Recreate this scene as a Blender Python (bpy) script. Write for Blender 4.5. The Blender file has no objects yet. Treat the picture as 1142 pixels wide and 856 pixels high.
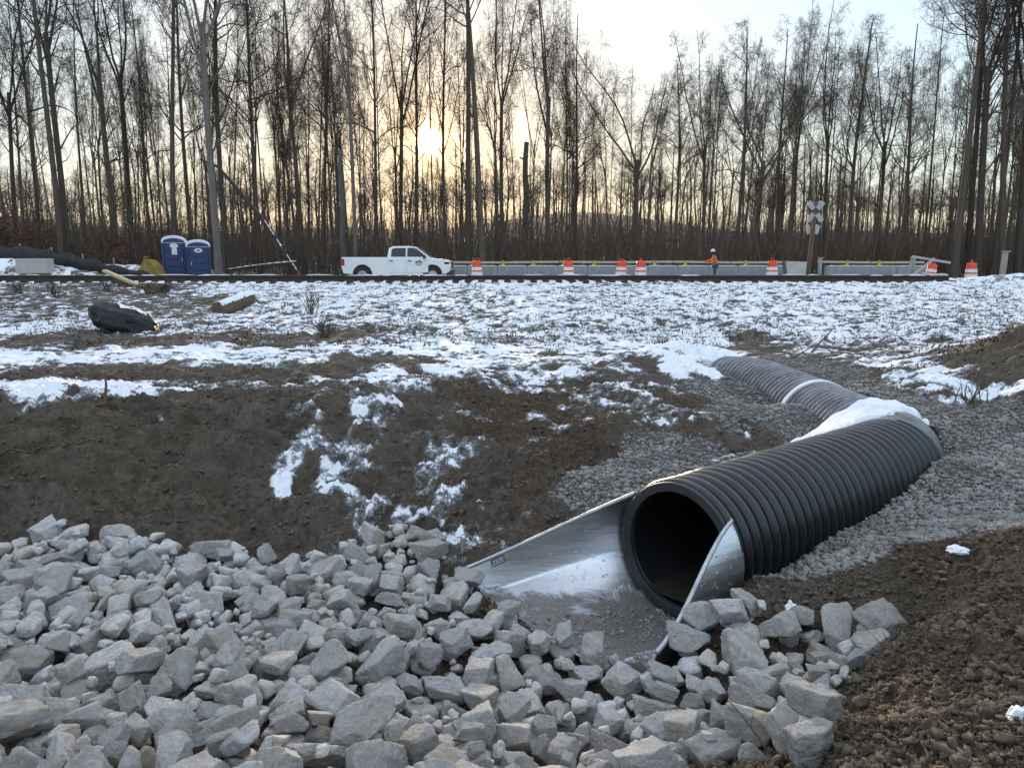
import bpy, math, random
import numpy as np
from mathutils import Vector, Matrix, noise as mnoise

R = random.Random(7)
rng = np.random.default_rng(7)
scene = bpy.context.scene
COL = scene.collection
PI = math.pi
PITCH = math.radians(8.8)
CP, SP = math.cos(PITCH), math.sin(PITCH)
F = 858.0

# ------------------------------------------------------------------ site survey: bearings taken from the photograph
def slope(v):
    b = (428 - v) / F
    return (-SP + b * CP) / (CP + b * SP)
def P(u, v, Y):
    b = (428 - v) / F
    t = Y / (CP + b * SP)
    return ((u - 571) / F * t, Y, t * (-SP + b * CP))
def XU(u, Y, z=-0.8):
    return (u - 571) / F * (Y * CP - z * SP)

def smooth(a, b, x):
    t = np.clip((x - a) / (b - a), 0, 1)
    return t * t * (3 - 2 * t)

# ------------------------------------------------------------------ numpy noise
def _h(ix, iy, s):
    n = (ix.astype(np.int64) * 374761393 + iy.astype(np.int64) * 668265263 + s * 974711) & 0xffffffff
    n = ((n ^ (n >> 13)) * 1274126177) & 0xffffffff
    n = ((n ^ (n >> 16)) * 2246822519) & 0xffffffff
    return ((n ^ (n >> 15)) & 0xffff) / 32767.5 - 1.0
def vn(x, y, s=0):
    ix, iy = np.floor(x), np.floor(y)
    fx, fy = x - ix, y - iy
    fx = fx * fx * fx * (fx * (fx * 6 - 15) + 10); fy = fy * fy * fy * (fy * (fy * 6 - 15) + 10)
    a, b = _h(ix, iy, s), _h(ix + 1, iy, s)
    c, d = _h(ix, iy + 1, s), _h(ix + 1, iy + 1, s)
    return (a + (b - a) * fx) * (1 - fy) + (c + (d - c) * fx) * fy
def fbm(x, y, o=4, s=0, gain=.5):
    v = 0; a = 1; t = 0
    for i in range(o):
        v = v + a * vn(x, y, s + i * 17); t += a; a *= gain
        x, y = 1.62 * x + 1.18 * y + 3.1, -1.18 * x + 1.62 * y + 7.7
    return v / t

# ------------------------------------------------------------------ mesh helpers
def link(o, parent=None):
    COL.objects.link(o)
    if parent is not None: o.parent = parent
    return o
def np_mesh(name, V, Fq=None, Ft=None, smooth_shade=True):
    V = np.asarray(V, np.float32)
    me = bpy.data.meshes.new(name)
    nq = 0 if Fq is None else len(Fq); nt = 0 if Ft is None else len(Ft)
    me.vertices.add(len(V)); me.vertices.foreach_set('co', V.ravel())
    idx = []; tot = []
    if nq: idx.append(np.asarray(Fq, np.int32).ravel()); tot.append(np.full(nq, 4, np.int32))
    if nt: idx.append(np.asarray(Ft, np.int32).ravel()); tot.append(np.full(nt, 3, np.int32))
    idx = np.concatenate(idx); tot = np.concatenate(tot)
    me.loops.add(len(idx)); me.loops.foreach_set('vertex_index', idx)
    me.polygons.add(len(tot))
    st = np.concatenate([[0], np.cumsum(tot)[:-1]]).astype(np.int32)
    me.polygons.foreach_set('loop_start', st)
    me.polygons.foreach_set('loop_total', tot)
    if smooth_shade: me.polygons.foreach_set('use_smooth', np.ones(len(tot), bool))
    me.update(calc_edges=True)
    return me
def np_obj(name, V, Fq=None, Ft=None, mat=None, parent=None, smooth_shade=True):
    me = np_mesh(name, V, Fq, Ft, smooth_shade)
    if mat: me.materials.append(mat)
    return link(bpy.data.objects.new(name, me), parent)

class MB:
    """collects shapes into one mesh"""
    def __init__(s): s.v = []; s.f = []; s.mi = []; s.m = 0
    def add(s, vs, fs):
        o = len(s.v); s.v += [tuple(v) for v in vs]
        s.f += [tuple(i + o for i in f) for f in fs]; s.mi += [s.m] * len(fs); return s
    def box(s, c, d, rot=None, taper=(1, 1)):
        x, y, z = d[0] / 2, d[1] / 2, d[2] / 2
        vs = []
        for sz in (-1, 1):
            tx, ty = (taper if sz > 0 else (1, 1))
            for sx, sy in ((-1, -1), (1, -1), (1, 1), (-1, 1)):
                vs.append(Vector((sx * x * tx, sy * y * ty, sz * z)))
        if rot: vs = [rot @ q for q in vs]
        vs = [q + Vector(c) for q in vs]
        return s.add(vs, [(3, 2, 1, 0), (4, 5, 6, 7), (0, 1, 5, 4), (1, 2, 6, 5), (2, 3, 7, 6), (3, 0, 4, 7)])
    def tube(s, pts, rad, n=10, caps=True):
        pts = [Vector(p) for p in pts]; k = len(pts)
        if not hasattr(rad, '__len__'): rad = [rad] * k
        vs = []; up = None
        for i, p in enumerate(pts):
            t = (pts[min(i + 1, k - 1)] - pts[max(i - 1, 0)]).normalized()
            if up is None:
                up = t.orthogonal().normalized()
            up = (up - t * up.dot(t)).normalized(); w = t.cross(up)
            for j in range(n):
                a = 2 * PI * j / n
                vs.append(p + (up * math.cos(a) + w * math.sin(a)) * rad[i])
        fs = []
        for i in range(k - 1):
            for j in range(n):
                fs.append((i * n + j, i * n + (j + 1) % n, (i + 1) * n + (j + 1) % n, (i + 1) * n + j))
        if caps: fs.append(tuple(range(n - 1, -1, -1))); fs.append(tuple((k - 1) * n + j for j in range(n)))
        return s.add(vs, fs)
    def lathe(s, prof, c=(0, 0, 0), n=24, axis='Z', caps=True):
        vs = []
        for r, h in prof:
            for j in range(n):
                a = 2 * PI * j / n
                x, y = r * math.cos(a), r * math.sin(a)
                q = {'Z': (x, y, h), 'Y': (x, h, -y), 'X': (h, x, y)}[axis]
                vs.append((q[0] + c[0], q[1] + c[1], q[2] + c[2]))
        k = len(prof); fs = []
        for i in range(k - 1):
            for j in range(n):
                fs.append((i * n + j, i * n + (j + 1) % n, (i + 1) * n + (j + 1) % n, (i + 1) * n + j))
        if caps: fs.append(tuple(range(n - 1, -1, -1))); fs.append(tuple((k - 1) * n + j for j in range(n)))
        return s.add(vs, fs)
    def prism(s, poly, y0, y1, plane='XZ', top=None):
        """polygon extruded; top = optional second outline at y1"""
        n = len(poly); top = top or poly
        mk = (lambda p, h: (p[0], h, p[1])) if plane == 'XZ' else ((lambda p, h: (p[0], p[1], h)) if plane == 'XY' else (lambda p, h: (h, p[0], p[1])))
        vs = [mk(p, y0) for p in poly] + [mk(p, y1) for p in top]
        fs = [tuple(range(n)), tuple(range(2 * n - 1, n - 1, -1))]
        for i in range(n): fs.append((i, n + i, n + (i + 1) % n, (i + 1) % n))
        return s.add(vs, fs)
    def build(s, name, mats, parent=None, bevel=0, smooth_shade=False, subs=0):
        me = bpy.data.meshes.new(name); me.from_pydata(s.v, [], s.f)
        for m in (mats if isinstance(mats, (list, tuple)) else [mats]): me.materials.append(m)
        me.polygons.foreach_set('material_index', s.mi)
        import bmesh
        bm = bmesh.new(); bm.from_mesh(me); bmesh.ops.recalc_face_normals(bm, faces=bm.faces); bm.to_mesh(me); bm.free()
        if smooth_shade: me.polygons.foreach_set('use_smooth', [True] * len(me.polygons))
        me.update()
        o = link(bpy.data.objects.new(name, me), parent)
        if bevel:
            b = o.modifiers.new('bevel', 'BEVEL'); b.width = bevel; b.segments = 2; b.limit_method = 'ANGLE'; b.angle_limit = 0.7
        if subs:
            b = o.modifiers.new('sub', 'SUBSURF'); b.levels = subs; b.render_levels = subs
        return o

def tag(o, label=None, cat=None, group=None, kind=None):
    if label: o['label'] = label
    if cat: o['category'] = cat
    if group: o['group'] = group
    if kind: o['kind'] = kind
    return o
def thing(name, label, cat, loc=(0, 0, 0), rotz=0, group=None):
    o = bpy.data.objects.new(name, None); o.empty_display_size = .2
    COL.objects.link(o); o.location = loc; o.rotation_euler = (0, 0, rotz)
    return tag(o, label, cat, group)
def dup(root, loc, rot=None, scale=None, label=None, group=None):
    r = root.copy(); COL.objects.link(r); r.location = loc
    if rot is not None: r.rotation_euler = rot if hasattr(rot, '__len__') else (0, 0, rot)
    if scale is not None: r.scale = scale if hasattr(scale, '__len__') else (scale,) * 3
    if label: r['label'] = label
    if group: r['group'] = group
    for ch in list(root.children):
        c = ch.copy(); COL.objects.link(c); c.parent = r
        for g in list(ch.children):
            d = g.copy(); COL.objects.link(d); d.parent = c
    return r

# ------------------------------------------------------------------ materials
def mat_new(name):
    m = bpy.data.materials.new(name); m.use_nodes = True
    nt = m.node_tree; b = nt.nodes['Principled BSDF']
    return m, nt, b
def N(nt, t, **kw):
    n = nt.nodes.new(t)
    for k, v in kw.items():
        if k == 'inp':
            for a, b in v.items(): n.inputs[a].default_value = b
        else: setattr(n, k, v)
    return n
def ramp(nt, fac, stops, interp='LINEAR'):
    r = N(nt, 'ShaderNodeValToRGB'); r.color_ramp.interpolation = interp
    e = r.color_ramp.elements
    while len(e) < len(stops): e.new(.5)
    for q, (p, c) in zip(e, stops):
        q.position = p; q.color = (*c, 1) if len(c) == 3 else c
    nt.links.new(fac, r.inputs['Fac']); return r.outputs['Color']
def mixc(nt, fac, a, b, mode='MIX'):
    m = N(nt, 'ShaderNodeMix', data_type='RGBA', blend_type=mode)
    for s, v in ((m.inputs[0], fac), (m.inputs[6], a), (m.inputs[7], b)):
        if hasattr(v, 'links') or isinstance(v, bpy.types.NodeSocket): nt.links.new(v, s)
        elif isinstance(v, (int, float)): s.default_value = v
        else: s.default_value = (*v, 1)
    return m.outputs[2]
def math_(nt, op, a, b=None, clamp=False):
    m = N(nt, 'ShaderNodeMath', operation=op, use_clamp=clamp)
    for s, v in zip(m.inputs, (a, b)):
        if v is None: continue
        if isinstance(v, (int, float)): s.default_value = v
        else: nt.links.new(v, s)
    return m.outputs[0]
def noise(nt, vec, scale, detail=5, rough=.6, dist=0):
    n = N(nt, 'ShaderNodeTexNoise', inp={'Scale': scale, 'Detail': detail, 'Roughness': rough, 'Distortion': dist})
    if vec is not None: nt.links.new(vec, n.inputs['Vector'])
    return n.outputs['Fac']
def objvec(nt, scale=None):
    tc = N(nt, 'ShaderNodeTexCoord')
    if scale is None: return tc.outputs['Object']
    mp = N(nt, 'ShaderNodeMapping'); mp.inputs['Scale'].default_value = scale
    nt.links.new(tc.outputs['Object'], mp.inputs['Vector']); return mp.outputs['Vector']
def bump(nt, b, height, strength=.4, dist=.02):
    n = N(nt, 'ShaderNodeBump', inp={'Strength': strength, 'Distance': dist})
    nt.links.new(height, n.inputs['Height']); nt.links.new(n.outputs['Normal'], b.inputs['Normal'])
def simple(name, c1, c2=None, scale=4, rough=.7, metal=0, bmp=.15, bscale=None, vec=None, spec=.5, bdist=.01):
    m, nt, b = mat_new(name)
    v = objvec(nt, vec)
    c2 = c2 or tuple(x * .72 for x in c1)
    nz = noise(nt, v, scale, 6, .65)
    nt.links.new(ramp(nt, nz, [(.3, c2), (.7, c1)]), b.inputs['Base Color'])
    nt.links.new(ramp(nt, nz, [(.3, (min(1, rough + .12),) * 3), (.7, (max(0, rough - .08),) * 3)]), b.inputs['Roughness'])
    b.inputs['Metallic'].default_value = metal
    b.inputs['Specular IOR Level'].default_value = spec
    if bmp: bump(nt, b, noise(nt, v, bscale or scale * 6, 5, .7), bmp, bdist)
    return m

M = {}
M['white_paint'] = simple('white_paint', (.78, .79, .8), (.66, .67, .69), 1.5, .3, bmp=.02)
M['dark_glass'] = simple('dark_glass', (.012, .014, .016), (.02, .022, .024), 2, .12, bmp=0)
M['black_rubber'] = simple('black_rubber', (.018, .018, .018), (.03, .028, .026), 5, .8)
M['black_plastic'] = simple('black_plastic', (.02, .02, .022), (.035, .034, .034), 5, .5)
M['rim_metal'] = simple('rim_metal', (.45, .46, .47), (.3, .3, .31), 6, .35, metal=.8, bmp=.05)
M['chrome'] = simple('chrome', (.55, .56, .58), (.4, .4, .42), 6, .25, metal=.9, bmp=0)
M['red_lens'] = simple('red_lens', (.35, .02, .02), (.22, .012, .012), 8, .25, bmp=0)
M['clear_lens'] = simple('clear_lens', (.16, .17, .19), (.05, .05, .06), 12, .15, bmp=0)
M['amber'] = simple('amber', (.6, .22, .02), None, 8, .3, bmp=0)
M['decal_ink'] = simple('decal_ink', (.05, .05, .07), None, 8, .5, bmp=0)
M['blue_plastic'] = simple('blue_plastic', (.016, .043, .15), (.012, .031, .11), 3, .45, bmp=.04)
M['blue_dark'] = simple('blue_dark', (.01, .018, .085), None, 3, .5, bmp=.04)
M['roof_white'] = simple('roof_white', (.75, .77, .8), (.62, .64, .67), 3, .6)
M['sign_white'] = simple('sign_white', (.7, .7, .72), (.6, .6, .62), 3, .6, bmp=0)
M['sign_grey'] = simple('sign_grey', (.4, .42, .44), (.3, .32, .33), 5, .5)
M['orange'] = simple('orange_plastic', (.72, .075, .02), (.6, .06, .018), 4, .45, bmp=.03)
M['hivis'] = simple('hivis_cloth', (.78, .16, .02), (.6, .11, .015), 9, .85)
M['reflect'] = simple('reflective_white', (.75, .75, .73), (.6, .6, .58), 6, .4, bmp=0)
M['lime'] = simple('reflective_lime', (.6, .68, .12), None, 6, .5, bmp=0)
M['concrete'] = simple('concrete', (.3, .31, .32), (.2, .205, .21), 2.2, .85, bmp=.35, bscale=30)
M['concrete_pale'] = simple('concrete_pale', (.45, .45, .43), (.34, .34, .33), 2.5, .85, bmp=.3, bscale=30)
M['timber_pale'] = simple('timber_pale', (.5, .42, .27), (.38, .31, .19), 6, .75, vec=(1, 8, 8))
M['timber_grey'] = simple('timber_grey', (.3, .28, .25), (.19, .175, .155), 5, .85, vec=(8, 8, 1), bmp=.4)
M['timber_brown'] = simple('timber_brown', (.14, .085, .055), (.075, .045, .03), 6, .85, vec=(8, 8, 1), bmp=.4)
M['tie_wood'] = simple('tie_wood', (.055, .042, .034), (.03, .024, .02), 6, .85, vec=(8, 1, 8), bmp=.5)
M['rail_steel'] = simple('rail_steel', (.06, .038, .028), (.035, .024, .02), 14, .6, metal=.4, bmp=.25)
M['rail_top'] = simple('rail_top', (.4, .38, .36), (.25, .22, .2), 12, .35, metal=.9, bmp=.05)
M['yellow'] = simple('yellow_paint', (.55, .36, .03), (.42, .26, .02), 6, .5)
M['mustard'] = simple('mustard_paint', (.3, .19, .025), (.17, .1, .02), 3, .6, bmp=.3)
M['fabric_black'] = simple('silt_fabric', (.022, .022, .025), (.012, .012, .014), 5, .7, bmp=.3)
M['tarp'] = simple('black_tarp', (.009, .01, .013), (.005, .006, .008), 3, .5, spec=.3, bmp=.35, bscale=7, bdist=.03)
M['log_bark'] = simple('log_bark', (.17, .115, .07), (.07, .05, .035), 8, .9, vec=(1, 1, 6), bmp=.6)
M['stick'] = simple('dry_stick', (.12, .085, .055), (.06, .045, .03), 9, .9)
M['denim'] = simple('denim', (.05, .085, .16), (.03, .05, .1), 14, .9)
M['skin'] = simple('skin', (.42, .24, .17), (.36, .19, .13), 12, .55)
M['hair'] = simple('dark_hair', (.02, .014, .01), None, 30, .7)
M['boot'] = simple('boot_leather', (.09, .055, .03), None, 10, .7)
M['hat'] = simple('hat_shell', (.72, .73, .74), None, 5, .35, bmp=0)
M['hose'] = simple('pale_hose', (.5, .53, .56), (.38, .4, .43), 6, .5)
M['straw'] = simple('straw', (.11, .082, .052), (.045, .034, .024), 3, .9, bmp=0)
M['russet'] = simple('russet_leaf', (.12, .045, .03), (.06, .026, .02), 1.2, .8, bmp=0)

def bark(name, c1, c2, band=.1):
    m, nt, b = mat_new(name)
    v = objvec(nt, (6, 6, .8))
    nz = noise(nt, v, 2.2, 6, .7)
    oi = N(nt, 'ShaderNodeObjectInfo')
    c = ramp(nt, nz, [(.3, c2), (.7, c1)])
    f = math_(nt, 'ADD', math_(nt, 'MULTIPLY', oi.outputs['Random'], .7), .65)
    hsv = N(nt, 'ShaderNodeHueSaturation'); nt.links.new(c, hsv.inputs['Color']); nt.links.new(f, hsv.inputs['Value'])
    nt.links.new(hsv.outputs['Color'], b.inputs['Base Color'])
    b.inputs['Roughness'].default_value = .92; b.inputs['Specular IOR Level'].default_value = .2
    bump(nt, b, nz, .7, .05)
    return m
M['bark'] = bark('bark', (.115, .095, .08), (.045, .037, .03))
M['bark_pale'] = bark('bark_pale', (.22, .2, .185), (.09, .08, .072))
M['twig'] = bark('twig_bark', (.085, .066, .054), (.048, .037, .03))
M['brush'] = bark('brush_stems', (.15, .115, .09), (.065, .05, .04))

# rock
def rock_mat(name, base, dark, warm):
    m, nt, b = mat_new(name)
    v = objvec(nt)
    oi = N(nt, 'ShaderNodeObjectInfo')
    off = N(nt, 'ShaderNodeVectorMath', operation='ADD'); nt.links.new(v, off.inputs[0])
    cmb = N(nt, 'ShaderNodeCombineXYZ')
    for i in range(3): nt.links.new(math_(nt, 'MULTIPLY', oi.outputs['Random'], 37.0 + 11 * i), cmb.inputs[i])
    nt.links.new(cmb.outputs[0], off.inputs[1]); v = off.outputs[0]
    n1 = noise(nt, v, 2.1, 6, .7, .6); n2 = noise(nt, v, 17, 6, .75); n3 = noise(nt, v, 55, 3, .8)
    c = ramp(nt, n1, [(.3, dark), (.52, base), (.75, tuple(min(1, x * 1.12) for x in base))])
    n5 = noise(nt, v, 6.5, 6, .8, .4)
    c = mixc(nt, ramp(nt, n5, [(.42, (.35,) * 3), (.54, (0, 0, 0))]), c, tuple(x * .55 for x in dark))
    c = mixc(nt, ramp(nt, n2, [(.5, (0, 0, 0)), (.62, (.75,) * 3)]), c, tuple(min(.9, x * 1.28) for x in base))
    c = mixc(nt, ramp(nt, n3, [(.54, (0, 0, 0)), (.68, (.55,) * 3)]), c, tuple(x * .38 for x in dark))
    n4 = noise(nt, v, 1.3, 4, .6)
    wf = math_(nt, 'MULTIPLY', math_(nt, 'MULTIPLY', ramp(nt, n4, [(.45, (0, 0, 0)), (.62, (1, 1, 1))]), .75), oi.outputs['Random'])
    c = mixc(nt, wf, c, warm)
    hsv = N(nt, 'ShaderNodeHueSaturation'); nt.links.new(c, hsv.inputs['Color'])
    wn = N(nt, 'ShaderNodeTexWhiteNoise', noise_dimensions='1D'); nt.links.new(oi.outputs['Random'], wn.inputs['W'])
    nt.links.new(math_(nt, 'ADD', math_(nt, 'MULTIPLY', wn.outputs['Value'], .4), .8), hsv.inputs['Value'])
    nt.links.new(hsv.outputs['Color'], b.inputs['Base Color'])
    b.inputs['Roughness'].default_value = .88; b.inputs['Specular IOR Level'].default_value = .25
    hh = math_(nt, 'ADD', math_(nt, 'MULTIPLY', n1, 1.1), math_(nt, 'ADD', math_(nt, 'MULTIPLY', n2, .55), math_(nt, 'MULTIPLY', n3, .18)))
    bump(nt, b, hh, 1.0, .05)
    return m
M['rock'] = rock_mat('granite', (.76, .74, .71), (.5, .48, .455), (.56, .44, .3))
M['rubble'] = rock_mat('granite_fines', (.66, .645, .62), (.4, .385, .365), (.56, .5, .42))
M['silt'] = simple('dark_silt', (.035, .029, .023), (.02, .017, .014), 6, .6, bmp=.4)
M['clod'] = simple('soil_clod', (.155, .121, .09), (.07, .055, .042), 5, .95, bmp=.6, bscale=30, spec=.15)
M['pebble'] = simple('gravel_stone', (.34, .325, .305), (.13, .12, .11), 3, .9, bmp=.3, spec=.2)

def snow_mat():
    m, nt, b = mat_new('snow_cover')
    v = objvec(nt)
    n1 = noise(nt, v, 6, 6, .7); n2 = noise(nt, v, 45, 3, .7)
    nt.links.new(ramp(nt, n1, [(.3, (.68, .71, .76)), (.6, (.8, .82, .86))]), b.inputs['Base Color'])
    b.inputs['Roughness'].default_value = .75; b.inputs['Subsurface Weight'].default_value = 0
    bump(nt, b, math_(nt, 'ADD', n1, math_(nt, 'MULTIPLY', n2, .4)), .55, .03)
    return m
M['snow'] = snow_mat()

# galvanised sheet: smooth metal with faint rolling streaks, mud and rust bloom low down
def galv():
    m, nt, b = mat_new('galvanised')
    v = objvec(nt); 
    vs = objvec(nt, (1, 1, 9))
    n1 = noise(nt, vs, 2.5, 5, .6); n2 = noise(nt, v, 26, 4, .6); n3 = noise(nt, v, 2.3, 6, .75, .5)
    c = ramp(nt, n1, [(.3, (.58, .6, .63)), (.7, (.74, .76, .79))])
    sep = N(nt, 'ShaderNodeSeparateXYZ'); nt.links.new(v, sep.inputs[0])
    # mud line: the lowest 12 cm of the sheet carries silt
    low = math_(nt, 'ADD', math_(nt, 'MULTIPLY', math_(nt, 'SUBTRACT', sep.outputs['Z'], .085), -11.0), math_(nt, 'MULTIPLY', math_(nt, 'SUBTRACT', n3, .5), 4.0))
    mf = ramp(nt, low, [(.15, (0, 0, 0)), (.7, (.95,) * 3)])
    speck = ramp(nt, n2, [(.62, (0, 0, 0)), (.7, (.55,) * 3)])
    mf2 = math_(nt, 'MAXIMUM', mf, math_(nt, 'MULTIPLY', speck, ramp(nt, n3, [(.45, (0, 0, 0)), (.7, (1, 1, 1))])))
    mudc = ramp(nt, math_(nt, 'ADD', math_(nt, 'MULTIPLY', n3, .5), math_(nt, 'MULTIPLY', noise(nt, v, 60, 4, .75), .5)), [(.35, (.05, .043, .036)), (.5, (.12, .105, .09)), (.65, (.24, .215, .19))])
    c = mixc(nt, mf2, c, mudc)
    nt.links.new(c, b.inputs['Base Color'])
    nt.links.new(math_(nt, 'SUBTRACT', 1.0, mf2), b.inputs['Metallic'])
    nt.links.new(math_(nt, 'ADD', math_(nt, 'MULTIPLY', n1, .2), math_(nt, 'ADD', .26, math_(nt, 'MULTIPLY', mf2, .12))), b.inputs['Roughness'])
    bump(nt, b, math_(nt, 'ADD', math_(nt, 'MULTIPLY', n1, .12), math_(nt, 'MULTIPLY', math_(nt, 'ADD', math_(nt, 'MULTIPLY', n3, .1), math_(nt, 'MULTIPLY', math_(nt, 'MULTIPLY', n2, mf2), .9)), 1.0)), .6, .03)
    return m
M['galv'] = galv()
M['galv_edge'] = simple('galvanised_edge', (.5, .52, .54), (.32, .33, .34), 9, .4, metal=.75, bmp=.2)

def hdpe(name, dust, amt):
    m, nt, b = mat_new(name)
    v = objvec(nt)
    n1 = noise(nt, v, 3, 6, .7); n2 = noise(nt, v, 38, 4, .7)
    geo = N(nt, 'ShaderNodeNewGeometry'); sep = N(nt, 'ShaderNodeSeparateXYZ'); nt.links.new(geo.outputs['Normal'], sep.inputs[0])
    up = math_(nt, 'MULTIPLY', math_(nt, 'ADD', sep.outputs['Z'], .15), amt, True)     # settled dust and frost lie on what faces up
    f = math_(nt, 'MULTIPLY', up, ramp(nt, math_(nt, 'ADD', math_(nt, 'MULTIPLY', n1, .6), math_(nt, 'MULTIPLY', n2, .4)), [(.36, (.15,) * 3), (.6, (1, 1, 1))]), True)
    c = mixc(nt, f, (.009, .01, .012), dust)
    nt.links.new(c, b.inputs['Base Color'])
    nt.links.new(math_(nt, 'ADD', .3, math_(nt, 'MULTIPLY', f, .5)), b.inputs['Roughness'])
    bump(nt, b, n2, .12, .006)
    return m
M['hdpe'] = hdpe('black_pipe_wall', (.16, .15, .14), .1)
M['hdpe_far'] = hdpe('black_pipe_wall_frosted', (.3, .31, .33), .95)

M['blade'] = simple('blade_grey_white', (.36, .38, .41), (.26, .28, .3), 4, .6)
# ------------------------------------------------------------------ terrain
HP = [P(*q) for q in [
 # far embankment
 (-80,316,30.5),(150,316,30.5),(400,316,30.5),(650,316,30.5),(900,316,30.5),(1200,314,30.5),
 (0,350,21),(300,350,21),(600,350,21),(850,350,21),(1000,350,21),(1142,330,25),(-100,350,21),
 (600,378,17),(700,390,16),(900,380,17),(1000,395,14),(1070,385,15),
 # left bench
 (0,380,15.5),(200,378,15.5),(400,385,14.5),(0,400,12.5),(200,400,12.5),(350,405,12),(0,430,10),(200,440,9.2),(400,430,9.8),(550,410,12),(650,400,13.5),
 (-150,400,12.5),(-150,450,9),
 # crest of the cut bank
 (-100,470,7.8),(0,470,7.8),(100,462,8.1),(200,455,8.5),(300,447,8.9),(400,440,9.2),(480,430,10),(550,420,11),(700,400,13),
 # spur running down to the pipe
 (640,430,11),(730,440,10.5),(800,470,9.2),(850,490,8.9),
 # cut face and its foot
 (0,520,7.2),(100,520,7.35),(200,520,7.6),(300,520,7.75),(400,520,7.9),(480,510,8.1),(550,500,8.3),(650,480,8.9),
 (640,560,6.9),(500,600,6.5),(520,645,5.86),(600,590,6.5),(250,605,6.6),(0,605,6.6),(400,602,6.6),(-150,600,6.7),
 # gravel channel
 (660,545,7.06),(760,500,8.5),(905,462,9.45),(860,436,11.4),(850,455,10.7),(700,520,7.7),(800,415,13.4),
 (850,640,5.77),(940,575,6.75),(1000,535,7.5),(1048,515,7.95),(1142,500,8.2),(1090,450,10),(985,440,10.4),(920,415,12.3),(870,400,14),
 (1142,560,6.5),(1142,440,9.6),
 # brown mound on the right
 (1142,368,11.5),(1220,350,11.5),(1060,432,10.2),(1050,400,12.5),(1100,395,11.4),
 # dirt ridge in the right foreground
 (950,620,5.6),(1060,600,5.5),(1142,598,4.9),(1250,590,4.8),(1142,720,3.16),(1142,856,2.2),(1000,700,3.93),(900,856,2.62),(850,700,4.64),(880,650,5.34),(1000,780,3.1),
]]
HP += [(x, y, z - .22) for x, y, z in [P(*q) for q in [   # ground beneath the rocks
 (0,856,2.75),(250,856,2.8),(500,856,2.95),(640,856,3.1),(0,700,4.4),(250,700,4.5),(400,700,4.6),(500,800,3.65),(640,760,4.45),(870,790,3.5),(960,725,4.15),(460,600,6.3),(480,690,4.95),(750,800,3.7),(560,720,4.75)]]]
HP += [(-9, 5, -2.2), (-9, 2, -1.9), (-3, 1, -1.85), (3, 1, -1.6), (0, 0, -1.65), (0, -8, -1.6), (-14, -6, -1.6), (14, -6, -1.5), (9, 3, -1.5),
       (13, 6, -1.5), (20, 12, -.9), (30, 22, -1), (-30, 22, -1.35), (-22, 12, -1.55), (-16, 6, -1.8), (36, 30.5, -.7), (-36, 30.5, -.7)]
HP += [(4.0, 7.19, -2.04), (4.38, 7.5, -1.9), (3.38, 6.67, -2.2), (4.78, 8.75, -1.8), (4.85, 8.2, -1.93), (3.62, 10.0, -1.8), (3.55, 11.0, -1.78), (3.4, 12.2, -1.74), (4.85, 10.4, -1.72), (1.42, 4.8, -2.32), (1.85, 5.1, -2.2)]
HP = np.array(HP)
_c2 = .35 ** 2
def _phi(d2): return np.sqrt(d2 + _c2)
_D = ((HP[:, None, :2] - HP[None, :, :2]) ** 2).sum(-1)
_n = len(HP)
_A = np.zeros((_n + 3, _n + 3)); _A[:_n, :_n] = _phi(_D) - .004 * np.eye(_n) * 10
_A[:_n, _n] = 1; _A[:_n, _n + 1:] = HP[:, :2]; _A[_n, :_n] = 1; _A[_n + 1:, :_n] = HP[:, :2].T
_w = np.linalg.solve(_A, np.concatenate([HP[:, 2], np.zeros(3)]))

# pipe runs
PIPE_O = np.array((1.30, 5.73, -2.19))
AX = math.radians(50)
PIPE1 = [tuple(PIPE_O), (PIPE_O[0] + 3.62 * math.sin(AX), PIPE_O[1] + 3.62 * math.cos(AX), -2.17)]
PIPE2 = [(PIPE1[1][0] - .05, PIPE1[1][1] - .02, -2.17), (4.3, 8.6, -2.17), (4.32, 9.2, -2.17), (4.26, 10.3, -2.15), (4.12, 11.5, -2.09), (3.93, 12.4, -2.05), (3.65, 13.0, -2.09)]
R_OUT, R_IN = .555, .465
def path_dist(x, y, pts):
    best = np.full(np.shape(x), 1e9); zc = np.zeros(np.shape(x))
    for (ax, ay, az), (bx, by, bz) in zip(pts[:-1], pts[1:]):
        L2 = (bx - ax) ** 2 + (by - ay) ** 2
        t = np.clip(((x - ax) * (bx - ax) + (y - ay) * (by - ay)) / L2, 0, 1)
        d = np.hypot(x - ax - t * (bx - ax), y - ay - t * (by - ay))
        k = d < best; best = np.where(k, d, best); zc = np.where(k, az + t * (bz - az), zc)
    return best, zc

AV = np.array((-math.sin(AX), -math.cos(AX))); NV = np.array((-math.cos(AX), math.sin(AX)))
def flare_local(x, y):
    dx, dy = x - PIPE_O[0], y - PIPE_O[1]
    return dx * AV[0] + dy * AV[1], dx * NV[0] + dy * NV[1]

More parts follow.
